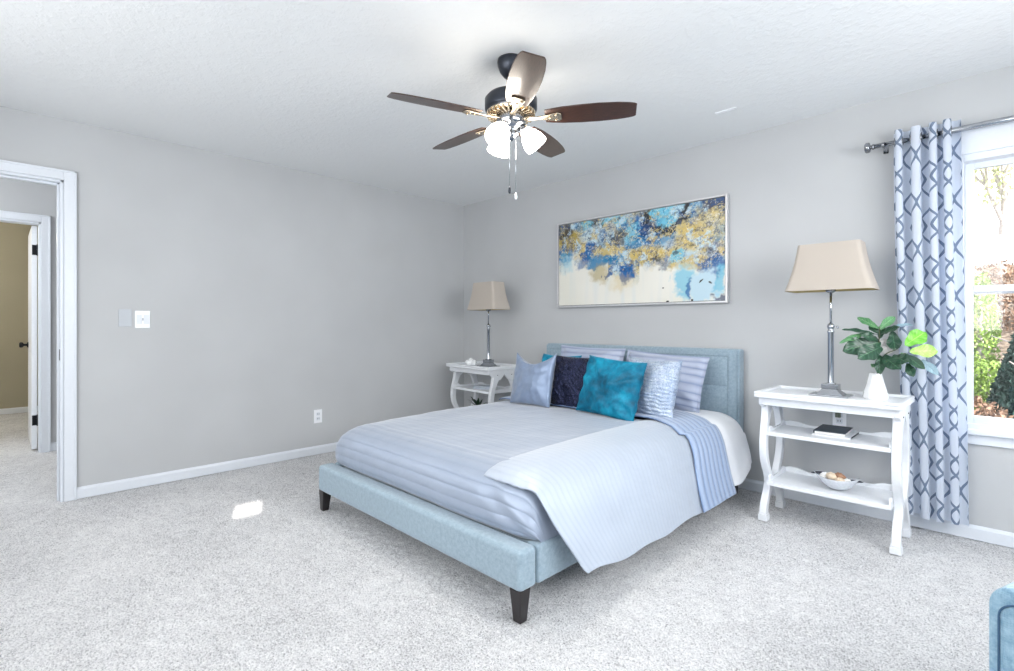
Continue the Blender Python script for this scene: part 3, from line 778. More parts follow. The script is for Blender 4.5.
# --- side drape
dprof = [(2.68, 0.532), (2.74, 0.5385), (2.82, 0.539), (2.90, 0.527), (2.965, 0.485), (3.01, 0.41), (3.045, 0.32), (3.075, 0.23), (3.10, 0.145), (3.108, 0.118)]
def darc(pr):
    n = 60; q = [interp([(a, b, 0) for a, b in pr], k / n) for k in range(n + 1)]; L = [0]
    for k in range(n): L.append(L[-1] + (q[k + 1] - q[k]).length)
    return q, L
dq, dL = darc(dprof)
def brow_z(y):      # height of the quilt top where it rolls over the foot of the mattress
    for k in range(NS_):
        if pp[k + 1].x >= y and pp[k + 1].y > 0.44: return pp[k + 1].y + 0.001
    return 0.535
def drape(y_start, y_end, off=0.0, hem=None, wr=1.0, seed=0, flutter=0.0):
    def fn(u, v):
        k = int(round(u * 60)); x, z = dq[k].x, dq[k].y; s = smooth(0.0, 1.0, max(0, (dL[k] - 0.25) / (dL[-1] - 0.25)))
        ya, yb = y_start(k / 60), y_end(k / 60); y = ya + (yb - ya) * v
        nrm = Vector((0.55, 0, -0.0)) if s > 0.3 else Vector((0.1, 0, 0.6))
        t_ = (nz3(x + seed, y, z, 2.6) * 0.022 * s + nz3(x, y, z, 7, seed) * 0.006) * wr
        ou = off * (1 if True else 0)
        nx, nzv = (0.0, 1.0) if x < 2.85 else (0.85, 0.5)
        hh_ = (brow_z(y) - 0.535) * smooth(3.02, 2.88, x) if y < -1.2 else 0.0
        if hem: hh_ += hem(y) * s
        return (x + nx * (ou + abs(t_) * 1.2) + flutter * s * math.sin(y * 16 + seed) * 0.5, y, z + nzv * (ou) + (t_ * 0.25 if x < 2.85 else 0) + hh_)
    return fn
def y0_side(s):   # the front edge slides back as it falls
    return -2.150 + 0.165 * smooth(0.5, 1.0, s) - 0.008 * math.sin(s * 9)
fold_top, fold_hem = -0.79, -0.95
def y1_side(s): return fold_top + (fold_hem - fold_top) * smooth(0.3, 1.0, s)
def sidehem(y):
    return 0.012 * nz3(0, y, 0, 4) + 0.025 * smooth(-1.70, -1.95, y)
sd_ = MB().grid(drape(y0_side, y1_side, 0.004, sidehem, 1.0, 1.7), 60, 120, lambda u, v: (dL[int(round(u * 60))], v * 1.25), flip=False)
qloc(sd_).build('side_drape', 'quilt_lit_side', quilt, solid=0.004)
# hem border strip of the drape
# --- folded back band
def yb0(s): return y1_side(s) - 0.012
def yb1(s): return -0.40 - 0.11 * smooth(0.3, 1, s)
bd = MB()
bprof = [(1.38, 0.515), (1.45, 0.535), (1.8, 0.5405), (2.2, 0.5405)] + [(2.62, 0.5425), (2.78, 0.542)] + dprof[3:]
bq, bL = darc(bprof)
def band(u, v):
    k = int(round(u * 60)); x, z = bq[k].x, bq[k].y; s = max(0, min(1, (x - 2.45) / 0.658)); 
    if x > 2.95: s = 0.6 + 0.4 * smooth(0.5, 0.12, z)
    ss = smooth(0.3, 1.0, s)
    ya, yb = yb0(s), yb1(s); y = ya + (yb - ya) * v
    edge = 0.010 * (1 - (2 * v - 1) ** 8)
    t_ = nz3(x, y, z, 6) * 0.004
    nx, nzv = (0, 1) if x < 2.85 else (0.85, 0.5)
    tt = t_ + nz3(x, y, z, 2.2, 4) * 0.010 * ss
    return (x + nx * (0.018 + edge + abs(tt)), y, z + nzv * (0.006 + edge + t_) + (0.004 * (1 - v) if x < 2.9 else 0))
bd.grid(band, 60, 40, lambda u, v: (bL[int(round(u * 60))], v * 0.42))
qloc(bd).build('folded_band', 'band', quilt, solid=0.004)
# --- white comforter underneath, by the headboard
wprof = [(1.36, 0.40), (1.40, 0.51), (1.5, 0.535), (2.0, 0.540), (2.5, 0.540), (2.78, 0.543), (2.90, 0.535), (2.985, 0.49), (3.035, 0.41), (3.065, 0.32), (3.09, 0.22), (3.105, 0.15)]
wq, wL = darc(wprof)
def white(u, v):
    k = int(round(u * 60)); x, z = wq[k].x, wq[k].y; s = smooth(0.52, 0.14, z) if x > 2.5 else 0
    ya = -0.62; yb = -0.135 - 0.03 * s; y = ya + (yb - ya) * v
    t_ = nz3(x, y, z, 5, 3) * 0.005 + nz3(x, y, z, 2, 3) * 0.016 * s
    lift = 0.085 * smooth(-0.45, -0.14, y) * s ** 1.5
    rnd_ = 0.03 * smooth(0.8, 1.0, v)
    return (x + (abs(t_) if x > 2.85 else 0) * smooth(-0.5, -0.4, y) - rnd_ * s * 0.6 - 0.022 * smooth(-0.38, -0.5, y) * smooth(2.7, 2.9, x), y, z + lift + t_ * 0.4 - rnd_ * (0 if s > .2 else .5) - 0.003)
wm = MB().grid(white, 60, 60)
wm = wm.build('comforter', 'duvet', solid=0.010)
tag(wm, 'white cotton comforter showing between the folded quilt and the headboard', 'comforter')

# ================================================================ PILLOWS
def pillow(name, label, cat, w, h, th, loc, yaw, lean, roll, mat, pull=0.07, puff=0.45, wr=0.008, seed=0, ears=0.0, flange=0.0, uvs=False, group=None, part=None, sag=0.0):
    n = 44; vs_ = []; 
    def pt_(u, v, side):
        # corners kept pointed, edges pulled in
        k = (1 - pull * (1 - v * v) ** 0.9); q = (1 - pull * (1 - u * u) ** 0.9)
        x = w / 2 * u * k; z = h / 2 * v * q
        if v > 0: z -= ears * h * (1 - abs(u) ** 1.6) * v ** 3
        iu, iv = u, v
        if flange:
            f = 1 - flange; iu = max(-1, min(1, u / f)); iv = max(-1, min(1, v / f))
        p = max(0, (1 - iu * iu) * (1 - iv * iv)) ** puff
        y = side * th / 2 * p
        y *= 1 - sag * v
        r_ = (abs(u) * abs(v)) ** 2
        ang = math.atan2(v, u)
        fold = wr * math.sin(ang * 14 + seed + 2 * nz3(u, v, side, 1.5, seed)) * (u * u + v * v) * 0.5 * min(1, p * 3)
        y += side * (fold + wr * 1.6 * nz3(u * 1.3, v * 1.3, side * 3, 1.7, seed) * p + wr * 0.7 * nz3(u, v, side * 3, 6, seed) * p)
        y += 0.012 * nz3(u, v, 0, 1.2, seed)
        return (x, y, z + h / 2)
    b = MB()
    fl = lambda t_: math.copysign(abs(t_) ** 0.85, t_)
    b.grid(lambda a, c: pt_(fl(2 * a - 1), fl(2 * c - 1), -1), n, n, lambda a, c: ((a - .5) * w + 1, c * h))
    b.grid(lambda a, c: pt_(fl(2 * a - 1), fl(2 * c - 1), 1), n, n, lambda a, c: ((a - .5) * w + 1, c * h), flip=True)
    o = b.build(name, mat)
    import bmesh
    bmh = bmesh.new(); bmh.from_mesh(o.data); bmesh.ops.remove_doubles(bmh, verts=bmh.verts, dist=0.0006); bmesh.ops.recalc_face_normals(bmh, faces=bmh.faces); bmh.to_mesh(o.data); bmh.free()
    o.rotation_mode = 'XYZ'
    o.matrix_world = Matrix.Translation(loc) @ Matrix.Rotation(R(yaw), 4, 'Z') @ Matrix.Rotation(R(-lean), 4, 'X') @ Matrix.Rotation(R(roll), 4, 'Y')
    tag(o, label, cat, group)
    return o
B = 0.548
pillow('pillow_sham', 'pleated silver-blue pillow sham against the right half of the headboard', 'pillow', 0.64, 0.40, 0.15, (2.51, -0.355, B - 0.005), 0, 17, 3, 'sham', pull=0.05, seed=3, flange=0.08, wr=0.010)
pillow('pillow_sham', 'pleated silver-blue pillow sham against the left half of the headboard, mostly hidden', 'pillow', 0.64, 0.42, 0.15, (1.855, -0.33, B), 0, 17, 1, 'sham', pull=0.05, seed=8, flange=0.08, wr=0.010)
pillow('throw_pillow', 'teal velvet cushion tucked behind the pale blue and the black sequin cushions', 'pillow', 0.40, 0.36, 0.14, (1.71, -0.52, B), 0, 18, 0, 'velvet', seed=12, ears=0.02)
pillow('throw_pillow', 'pale blue-silver satin cushion with pointed upper corners, leftmost on the bed', 'pillow', 0.375, 0.40, 0.13, (1.78, -0.88, B - 0.015), 4, 13, 0, 'silk', seed=5, ears=0.24, wr=0.005, pull=0.05)
pillow('throw_pillow', 'black sequined cushion between the pale satin and the bright teal cushions', 'pillow', 0.43, 0.38, 0.14, (2.09, -0.78, B - 0.015), 0, 14, 0, 'seqblack', seed=6, wr=0.012, pull=0.05)
pillow('throw_pillow', 'silver-blue sequined cushion right of the bright teal one', 'pillow', 0.39, 0.385, 0.14, (2.635, -0.72, B - 0.01), -3, 14, 2, 'seqsilver', seed=7, wr=0.006, pull=0.05, ears=0.02)
pillow('throw_pillow', 'bright teal crushed velvet cushion standing in front of the others, centre', 'pillow', 0.46, 0.39, 0.17, (2.425, -0.875, B - 0.015), -2, 17, 4, 'velvet', seed=9, wr=0.013, pull=0.06)

# ================================================================ NIGHTSTANDS (local frame: centre of the footprint, front = -y)
def make_nightstand(label, loc, rz):
    t = thing('nightstand', label, 'nightstand', loc, rz, None)
    # tray top
    W, D = 0.340, 0.21
    top = MB().box(-W, W, -D, D, 0.712, 0.730)
    r = 0.022
    top.box(-W, W, -D, -D + r, 0.730, 0.746).box(-W, W, D - r, D, 0.730, 0.746).box(-W, -W + r, -D + r, D - r, 0.730, 0.746).box(W - r, W, -D + r, D - r, 0.730, 0.746)
    top.build('table_top', 'white', t, bevel=0.004)
    W2, D2 = 0.325, 0.175
    ap = MB()
    ap.box(-W2 + 0.022, W2 - 0.022, -D2, -D2 + 0.018, 0.668, 0.712).box(-W2 + 0.022, W2 - 0.022, D2 - 0.018, D2, 0.668, 0.712)
    for s in (-1, 1):
        x0, x1 = sorted((s * W2, s * (W2 - 0.022)))
        # side apron with a scooped lower edge
        pts = [(-D2, 0.712), (D2, 0.712), (D2, 0.672), (D2 - 0.02, 0.660), (0.135, 0.652), (0.12, 0.62), (0.05, 0.62), (0.012, 0.655), (0.0, 0.672), (-0.012, 0.655), (-0.05, 0.62), (-0.12, 0.62), (-0.135, 0.652), (-D2 + 0.02, 0.660), (-D2, 0.672)]
        ap.prism(pts, x0, x1, 'x')
    ap.build('apron', 'white', t, bevel=0.002)
    # four bowed legs
    ks = [(0.700, 0.085, 0.044), (0.655, 0.090, 0.040), (0.615, 0.102, 0.033), (0.57, 0.118, 0.026), (0.50, 0.138, 0.0235), (0.43, 0.146, 0.023), (0.36, 0.136, 0.023), (0.30, 0.108, 0.0235), (0.26, 0.080, 0.024), (0.22, 0.066, 0.024), (0.18, 0.074, 0.024), (0.13, 0.108, 0.0235), (0.085, 0.136, 0.022), (0.04, 0.148, 0.021), (0.0, 0.148, 0.021)]
    for sx in (-1, 1):
        for sy in (-1, 1):
            b = MB(); n = 56; vs_ = []
            for i in range(n + 1):
                p = interp([(a, o_, w) for a, o_, w in ks], i / n); z, o_, w = p.x, p.y, p.z
                xa, xb = sx * 0.3262, sx * 0.2885
                for x, y in ((xa, sy * (o_ + w)), (xb, sy * (o_ + w)), (xb, sy * (o_ - w)), (xa, sy * (o_ - w))): vs_.append((x, y, z))
            fs = [(0, 1, 2, 3), (4 * n, 4 * n + 1, 4 * n + 2, 4 * n + 3)]
            for i in range(n):
                for k in range(4): fs.append((4 * i + k, 4 * i + (k + 1) % 4, 4 * i + 4 + (k + 1) % 4, 4 * i + 4 + k))
            b.add(vs_, fs)
            lg = b.build('leg', 'white', t, bevel=0.004)
            xc = sx * 0.3065; yc = sy * 0.148
            MB().box(xc - 0.024, xc + 0.024, yc - 0.026, yc + 0.026, 0, 0.034).box(xc - 0.021, xc + 0.021, yc - 0.023, yc + 0.023, 0.034, 0.046).build('foot_block', 'white', lg, bevel=0.003)
            MB().lathe([(0.004, 0), (0.0035, 0.003)], 12, (sx * 0.3262 + (0.0002 if sx > 0 else -0.0032), sy * 0.085, 0.665), Matrix.Rotation(R(90), 4, 'Y')).build('screw_cap', 'dark', lg)
    # shelves with a wavy gallery at back and ends
    for z0, dd, gal in ((0.492, 0.155, 0.028), (0.206, 0.155, 0.034)):
        sh = MB().box(-0.288, 0.288, -dd, dd, z0, z0 + 0.022)
        def wavy(L):
            pts = [(-L, z0 + 0.020)]
            for k in range(33):
                u = -1 + 2 * k / 32; e_ = abs(u)
                zz = z0 + 0.022 + gal * (0.45 + 0.55 * smooth(0.50, 0.78, e_) - 0.35 * smooth(0.88, 1.0, e_))
                pts.append((u * L, zz))
            pts.append((L, z0 + 0.020)); return pts
        sh.prism(wavy(0.288), dd - 0.014, dd, 'y')
        sh.build('shelf', 'white', t, bevel=0.002)
        for s in (-1, 1):
            x0, x1 = sorted((s * 0.288, s * 0.276))
            MB().prism(wavy(dd - 0.015), x0, x1, 'x').build('gallery', 'white', t, bevel=0.0015)
    return t
NS = make_nightstand('white tray-top nightstand with bowed legs between the bed and the curtain', (3.582, -0.355, 0), 0)
NS2 = dup(NS, (0.64, -0.295, 0), R(-5), 'white tray-top nightstand with bowed legs in the corner, left of the bed')

# ================================================================ TABLE LAMPS
def make_lamp(label, loc, rz):
    t = thing('table_lamp', label, 'lamp', loc, rz)
    b = MB().box(-0.095, 0.095, -0.068, 0.068, 0, 0.008).build('lamp_foot', 'chrome', t, bevel=0.002)
    st = MB()
    q = []
    for z, a, c in ((0.008, 0.066, 0.050), (0.016, 0.060, 0.046), (0.028, 0.044, 0.038), (0.040, 0.038, 0.034)):
        q += [(-a, -c, z), (a, -c, z), (a, c, z), (-a, c, z)]
    fs = [(0, 1, 2, 3), (12, 13, 14, 15)] + [(4 * i + k, 4 * i + (k + 1) % 4, 4 * i + 4 + (k + 1) % 4, 4 * i + 4 + k) for i in range(3) for k in range(4)]
    st.add(q, fs); st.box(-0.040, 0.040, -0.036, 0.036, 0.040, 0.066)
    st.box(-0.022, 0.022, -0.022, 0.022, 0.066, 0.072)
    st.build('base_block', 'chrome', t, bevel=0.002)
    MB().lathe([(0.016, 0.070), (0.015, 0.074), (0.015, 0.352), (0.018, 0.356), (0.018, 0.362), (0.013, 0.368), (0.016, 0.378), (0.019, 0.388), (0.015, 0.400), (0.008, 0.406)], 24).build('column', 'chrome', t)
    MB().lathe([(0.006, 0.40), (0.006, 0.59)], 14).build('rod', 'chrome', t)
    k = MB().tube([(0.012, -0.004, 0.386), (0.034, -0.012, 0.384)], 0.0035, 10); k.lathe([(0.008, -0.004), (0.009, 0.0), (0.008, 0.004)], 14, (0.036, -0.013, 0.384), Matrix.Rotation(R(80), 4, 'Y'))
    k.build('thumb_screw', 'chrome', t)
    MB().lathe([(0.012, 0.575), (0.024, 0.583), (0.026, 0.592), (0.018, 0.600), (0.016, 0.640), (0.010, 0.65)], 20).build('socket', 'nickel', t)
    # soft-cornered rectangular shade
    def ring(a, c, r, z, n=10):
        pts = []
        for cx, cy, s in ((a - r, c - r, 0), (-a + r, c - r, 90), (-a + r, -c + r, 180), (a - r, -c + r, 270)):
            for i in range(n + 1):
                an = R(s + 90 * i / n); pts.append((cx + r * math.cos(an), cy + r * math.sin(an), z))
        return pts
    def shade(inset, z0, z1):
        vs_ = []; N = 12
        for i in range(N + 1):
            f = i / N; bow = 0.012 * math.sin(math.pi * f)
            a = 0.212 + (0.150 - 0.212) * f - bow * 0.6 - inset; c = 0.112 + (0.078 - 0.112) * f - bow * 0.4 - inset
            vs_ += ring(a, c, 0.030 - 0.008 * f, z0 + (z1 - z0) * f)
        n = len(vs_) // (N + 1)
        return vs_, [(i * n + k, i * n + (k + 1) % n, (i + 1) * n + (k + 1) % n, (i + 1) * n + k) for i in range(N) for k in range(n)]
    v_, f_ = shade(0, 0.588, 0.850); shd = MB().add(v_, f_, True).build('lamp_shade', 'shade', t)
    v_, f_ = shade(0.003, 0.590, 0.848); MB().add(v_, f_, True).build('shade_lining', 'shadein', shd)
    MB().tube([(-0.19, 0, 0.60), (-0.02, 0, 0.60)], 0.002, 6).tube([(0.02, 0, 0.60), (0.19, 0, 0.60)], 0.002, 6).build('shade_spider', 'chrome', shd)
    return t
make_lamp('nickel table lamp with beige rectangular shade on the nightstand by the curtain', (3.572, -0.33, 0.730), 0)
LP2 = dup([o for o in bpy.data.objects if o.name == 'table_lamp'][0], (0.735, -0.315, 0.730), R(-3), 'nickel table lamp with beige rectangular shade in the corner left of the bed')

for o_ in LP2.children:      # this lamp's rod is set lower
    if o_.name.startswith(('lamp_shade', 'socket')): o_.location.z -= 0.048
cordm.v = [(x - 3.565, y + 0.33, z - 0.730) for x, y, z in cordm.v]
cordm.build('power_cord', plain('clear_grey_cord', rgb(110, 118, 104), 0.4), [o for o in bpy.data.objects if o.name == 'table_lamp'][0])
# ================================================================ THINGS ON THE RIGHT NIGHTSTAND
SZ = 0.514
bk = thing('book', 'slate-covered book lying on a white one on the nightstand middle shelf', 'book', (3.578, -0.30, SZ + 0.010), R(2))
MB().box(-0.070, 0.072, -0.110, 0.112, 0.0, 0.013).build('pages', 'paper', bk)
MB().box(-0.075, 0.075, -0.115, 0.115, 0.013, 0.017).build('front_cover', 'bookcover', bk, bevel=0.001)
MB().box(-0.0755, -0.0705, -0.115, 0.115, -0.0, 0.013).build('spine', 'bookcover', bk, bevel=0.001)
wb = thing('book', 'white book with a dark strip on its edge, under the slate-covered book', 'book', (3.59, -0.30, SZ), R(0))
MB().box(-0.085, 0.088, -0.128, 0.128, 0.002, 0.008).build('pages', 'paper', wb)
MB().box(-0.09, 0.092, -0.132, 0.132, 0.0, 0.002).box(-0.09, 0.092, -0.132, 0.132, 0.008, 0.010).box(0.089, 0.092, -0.132, 0.132, 0.002, 0.008).build('cover', 'plate', wb, bevel=0.001)
MB().box(0.0922, 0.0930, -0.10, 0.08, 0.001, 0.009).build('spine_strip', 'dark', wb)

bowl = MB()
def bow(u, v, s=1.0, dz=0.0):
    a = 2 * math.pi * u; r = v ** 0.75
    ex = math.cos(a); ey = math.sin(a)
    px_ = 0.112 * math.copysign(abs(ex) ** 0.9, ex) * r * s; py_ = 0.060 * ey * r * s
    z = 0.004 + 0.062 * (v ** 1.7) + 0.020 * (abs(px_) / 0.112) ** 2.4
    return (px_, py_, z + dz)
bowl.grid(lambda u, v: bow(u, 0.02 + 0.98 * v), 48, 16, closed_u=True)
bo = bowl.build('bowl', 'pearl', solid=0.003, offset=-1)
bo.location = (3.618, -0.415, 0.2285); bo.rotation_euler = (0, 0, R(-8))
tag(bo, 'boat-shaped pearly bowl holding shells on the lowest nightstand shelf', 'bowl')
rs = random.Random(4)
shells = [(-0.105, 0.0, 0.085, 0.020, 'shell3', 'dark pointed shell at the left tip of the pearly bowl'), (-0.065, 0.0, 0.075, 0.024, 'paper', 'white shell near the left end of the pearly bowl'),
          (-0.022, -0.008, 0.080, 0.026, 'shell', 'cream round shell heaped on the left middle of the pearly bowl'), (0.014, 0.010, 0.083, 0.026, 'shell2', 'brown round shell on top of the middle of the pearly bowl'),
          (0.030, -0.018, 0.068, 0.022, 'shell', 'cream shell on the right middle of the pearly bowl'), (0.066, -0.004, 0.066, 0.022, 'paper', 'pale shell towards the right end of the pearly bowl'), (0.104, 0.0, 0.078, 0.022, 'shell3', 'long dark shell at the right tip of the pearly bowl')]
for (x, y, z, r, m_, lb) in shells:
    b = MB()
    L = r * (1.9 if m_ == 'shell3' else 1.15)
    pr = []
    for k in range(14):
        f = k / 13; rr = (r * (0.42 if m_ == 'shell3' else 1)) * math.sin(math.pi * (0.04 + 0.93 * f)) ** 0.75 * (1 - 0.35 * f) * (1 + 0.07 * math.sin(f * 24)); pr.append((rr, -L + 2 * L * f))
    rot = Euler((R(rs.uniform(-20, 20)), R(90 + rs.uniform(-14, 14)), R(rs.uniform(-25, 25)))).to_matrix().to_4x4()
    b.lathe(pr, 18, (0, 0, 0), rot)
    o = b.build('sea_shell', m_); o.location = Vector(bo.location) + Matrix.Rotation(R(-8), 3, 'Z') @ Vector((x * 0.85, y, z - 0.008)); tag(o, lb, 'shell', None)

# ---- fig plant in vase
vx, vy = 3.772, -0.30
pl = thing('potted_fig_plant', 'fiddle leaf fig stems with broad green leaves in a white cone vase on the nightstand', 'plant', (vx, vy, 0.730))
vb = MB()
n = 10; rings = [(0.056, 0.0), (0.059, 0.010), (0.054, 0.035), (0.041, 0.085), (0.031, 0.128), (0.029, 0.137), (0.024, 0.137), (0.024, 0.10)]
vb.lathe(rings, n); vb.smooth = [False] * len(vb.f)
vb.build('vase', 'ceramic', pl, bevel=0.002)
CAMV = Vector((4.303, -3.631, 1.126)); S_ = math.sqrt(.5)
def at(px, py, y):      # a measured spot on the picture turned into a room point at distance y
    r_ = (px - 507) / 508; u_ = (325 - py) / 508
    d = Vector((-S_ + S_ * r_, S_ + S_ * r_, u_)); k = (y - CAMV.y) / d.y
    return CAMV + d * k
def crop(cx, cy, y): return at(835 + cx / 6.71, 305 + cy / 6.71, y)
def leaf(parent, b0, b1, wpx, m_, facing=0.0, curl=0.10, name='leaf'):
    w = wpx * 0.00082
    A = Vector(b0); Bv = Vector(b1); ax = (Bv - A); L = ax.length; ax.normalize()
    view = (CAMV - (A + Bv) / 2).normalized()
    nrm = view * (1 - abs(facing)) + Vector((0, 0, 1)) * abs(facing) + Vector((0, -0.2, 0.1))
    nrm = (nrm - ax * nrm.dot(ax)).normalized(); side = ax.cross(nrm)
    def fn(u, v):
        # fiddle outline: narrow near the stem, waist, broad rounded end
        wv = (math.sin(math.pi * min(1, v ** 0.8)) ** 0.6) * (0.55 + 0.45 * smooth(0.2, 0.7, v)) if 0 < v < 1 else 0.03
        s = (u - 0.5) * w * wv
        ripple = 0.05 * w * math.sin(v * 18 + (3 if u > .5 else 0)) * abs(2 * u - 1)
        p = A + ax * (L * v) + side * s + nrm * (-curl * L * (v - 0.3) ** 2 * 1.6 + 0.18 * abs(s) + ripple)
        return p - pl.location
    return MB().grid(fn, 10, 18).build(name, m_, parent)
Y0_ = -0.30
stems = [((285, 455), (290, 330), (300, 150)), ((300, 455), (330, 340), (410, 300)), ((300, 455), (400, 350), (470, 325))]
for s in stems:
    p = [crop(s[0][0], s[0][1] + 20, vy) ] + [crop(a, b_, vy - 0.01 * i) for i, (a, b_) in enumerate(s)]
    q = [interp([tuple(v - pl.location) for v in p], k / 16) for k in range(17)]
    MB().tube(q, [0.004 - 0.0001 * k for k in range(17)], 8).build('stem', 'stem', pl)
LV = [ # base, tip, width, material, y base, y tip, upward facing
    ((295, 160), (150, 76), 62, 'leafm', -.30, -.26, .5), ((295, 165), (402, 72), 66, 'leafm', -.30, -.25, .3), ((295, 200), (55, 152), 56, 'leafd', -.30, -.38, .7),
    ((250, 180), (32, 244), 52, 'leafm', -.30, -.42, .5), ((300, 240), (180, 195), 62, 'leafd', -.30, -.38, .3), ((290, 190), (232, 130), 56, 'leafd', -.30, -.28, .3),
    ((290, 200), (430, 142), 74, 'leafd', -.30, -.34, .6), ((370, 150), (534, 122), 46, 'leafp', -.30, -.22, .7), ((310, 250), (58, 300), 150, 'leafd', -.31, -.42, .15),
    ((315, 280), (160, 350), 128, 'leafd', -.32, -.44, .1), ((385, 175), (404, 306), 92, 'leafd', -.30, -.28, .0), ((470, 270), (612, 175), 120, 'leafl', -.29, -.20, .0),
    ((500, 310), (695, 306), 98, 'leafy', -.30, -.24, .1), ((320, 340), (430, 425), 100, 'leafd', -.32, -.42, .1), ((380, 345), (485, 380), 90, 'leafd', -.31, -.36, .2),
    ((300, 335), (300, 462), 66, 'leafd', -.32, -.38, .0), ((275, 400), (247, 412), 40, 'leafm', -.31, -.35, .2), ((455, 325), (600, 425), 66, 'leafd', -.31, -.36, .3), ((440, 320), (560, 400), 40, 'leafm', -.30, -.31, .5), ((580, 365), (690, 465), 58, 'leafp', -.31, -.36, .3),
    ((485, 390), (522, 478), 62, 'leafd', -.31, -.36, .0), ((320, 225), (372, 330), 110, 'leafk', -.29, -.27, .0), ((300, 225), (320, 130), 60, 'leafd', -.29, -.25, .0)]
for b0, b1, w, m_, ya, yb, fc in LV:
    leaf(pl, crop(*b0, ya), crop(*b1, yb), w, m_, fc)

# ================================================================ THINGS ON THE LEFT NIGHTSTAND
o = MB()
for k in range(9):
    a = k * 2.4; r_ = 0.0 if k == 0 else 0.032
    c = Vector((r_ * math.cos(a), r_ * math.sin(a), 0.026 + (0.022 if k == 0 else 0.004 * (k % 2))))
    o.lathe([(0.003, -0.026), (0.016, -0.020), (0.025, -0.004), (0.024, 0.010), (0.012, 0.022), (0.003, 0.025)], 14, c)
o = o.build('ornament', 'ceramic'); o.location = (0.53, -0.36, 0.731)
tag(o, 'small white rounded ceramic ornament beside the corner lamp', 'ornament')
o = MB().box(-0.09, 0.10, -0.06, 0.06, 0.0, 0.018).box(-0.085, 0.09, -0.055, 0.055, 0.018, 0.03)
o = o.build('book', plain('silver_grey_cover', rgb(196, 204, 214), 0.3, 0.3), bevel=0.003); o.location = (0.69, -0.33, 0.514); o.rotation_euler = (0, 0, R(18))
tag(o, 'silver-grey covered books lying on the middle shelf of the corner nightstand', 'book')
pp_ = thing('potted_succulent', 'dark spiky succulent in a white pot on the lowest shelf of the corner nightstand', 'plant', (0.60, -0.32, 0.229))
MB().lathe([(0.035, 0), (0.045, 0.02), (0.052, 0.07), (0.050, 0.085), (0.044, 0.085), (0.042, 0.06)], 22).build('pot', 'ceramic', pp_)
rs = random.Random(8)
for k in range(26):
    a = k * 2.399; el = R(18 + 60 * rs.random()); L = 0.15 + 0.05 * rs.random()
    d = Vector((math.cos(a) * math.cos(el), math.sin(a) * math.cos(el), math.sin(el)))
    s = Vector((-math.sin(a), math.cos(a), 0)); b = MB()
    def fn(u, v): 
        w = 0.011 * (math.sin(math.pi * (0.12 + 0.88 * v)) ** 0.7) * (u - .5) * 2
        return Vector((0, 0, 0.075)) + d * L * v + s * w + Vector((0, 0, -0.05 * v * v + 0.3 * abs(w)))
    b.grid(fn, 4, 8).build('leaf', 'succ', pp_)

# ================================================================ CURTAIN AND ROD
rod = thing('curtain_rod', 'brushed nickel curtain rod with a stepped disc finial above the window', 'curtain rod', (4.4, -0.09, 2.146))
def rl(x): return x - 4.4
ry = Matrix.Rotation(R(90), 4, 'Y')
MB().lathe([(0.0125, rl(3.73)), (0.0125, rl(5.30))], 20, (0, 0, 0), ry).build('rod', 'chrome', rod)
MB().lathe([(0.0150, rl(4.05)), (0.0150, rl(4.06)), (0.0150, rl(5.0))], 20, (0, 0, 0), ry).build('outer_tube', 'chrome', rod)
for s, x in ((-1, 3.735), (1, 5.295)):
    m_ = ry
    MB().lathe([(0.012, rl(x) ), (0.016, rl(x) + s * 0.004), (0.016, rl(x) + s * 0.010), (0.010, rl(x) + s * 0.013), (0.012, rl(x) + s * 0.018), (0.027, rl(x) + s * 0.022), (0.029, rl(x) + s * 0.028), (0.029, rl(x) + s * 0.040), (0.024, rl(x) + s * 0.045), (0.016, rl(x) + s * 0.047)], 24, (0, 0, 0), m_).build('finial', 'nickel', rod)
for x in (3.775, 5.22):
    MB().box(rl(x) - 0.006, rl(x) + 0.006, 0.0, 0.088, -0.006, 0.006).box(rl(x) - 0.012, rl(x) + 0.012, 0.084, 0.09, -0.03, 0.03).lathe([(0.015, -0.006), (0.015, 0.006)], 16, (rl(x), 0, 0), ry).build('bracket', 'nickel', rod, bevel=0.001)

cur = thing('curtain', 'pale grommet curtain panel with grey-blue trellis print, left of the window', 'curtain', (3.96, -0.09, 0))
NF = 4.2; CW = 0.67
ZT, ZB = 2.205, 0.085
def curt(u, v):
    z = ZB + (ZT - ZB) * v; top = v
    x0 = 3.818 + 0.045 * smooth(0.9, 0.0, v); x1 = 4.103 + 0.030 * (1 - v)
    if v < 0.25: x0 -= 0.0
    uu = u
    ph = 2 * math.pi * NF * (uu + 0.025 * math.sin(uu * 9))
    amp = 0.024 * (0.95 + 0.5 * v)
    xx = x0 + (x1 - x0) * uu + 0.010 * math.sin(2 * ph) * (0.8) + 0.010 * nz3(uu * 3, z, 0, 0.8) * (1 - v)
    yy = -0.09 + amp * math.cos(ph + 0.5 * nz3(uu * 2, z, 0, 0.6) * (1 - v)) + 0.012 * nz3(uu * 4, z, 3, 1.4) * (1 - v)
    yy = min(yy, -0.022)
    return (xx - 3.96, yy + 0.09, z + (0.012 * nz3(uu * 3, 0, 0, 1) if v < .02 else 0))
MB().grid(curt, 200, 90, lambda u, v: (u * CW, ZB + (ZT - ZB) * v)).build('panel', 'curtain', cur)
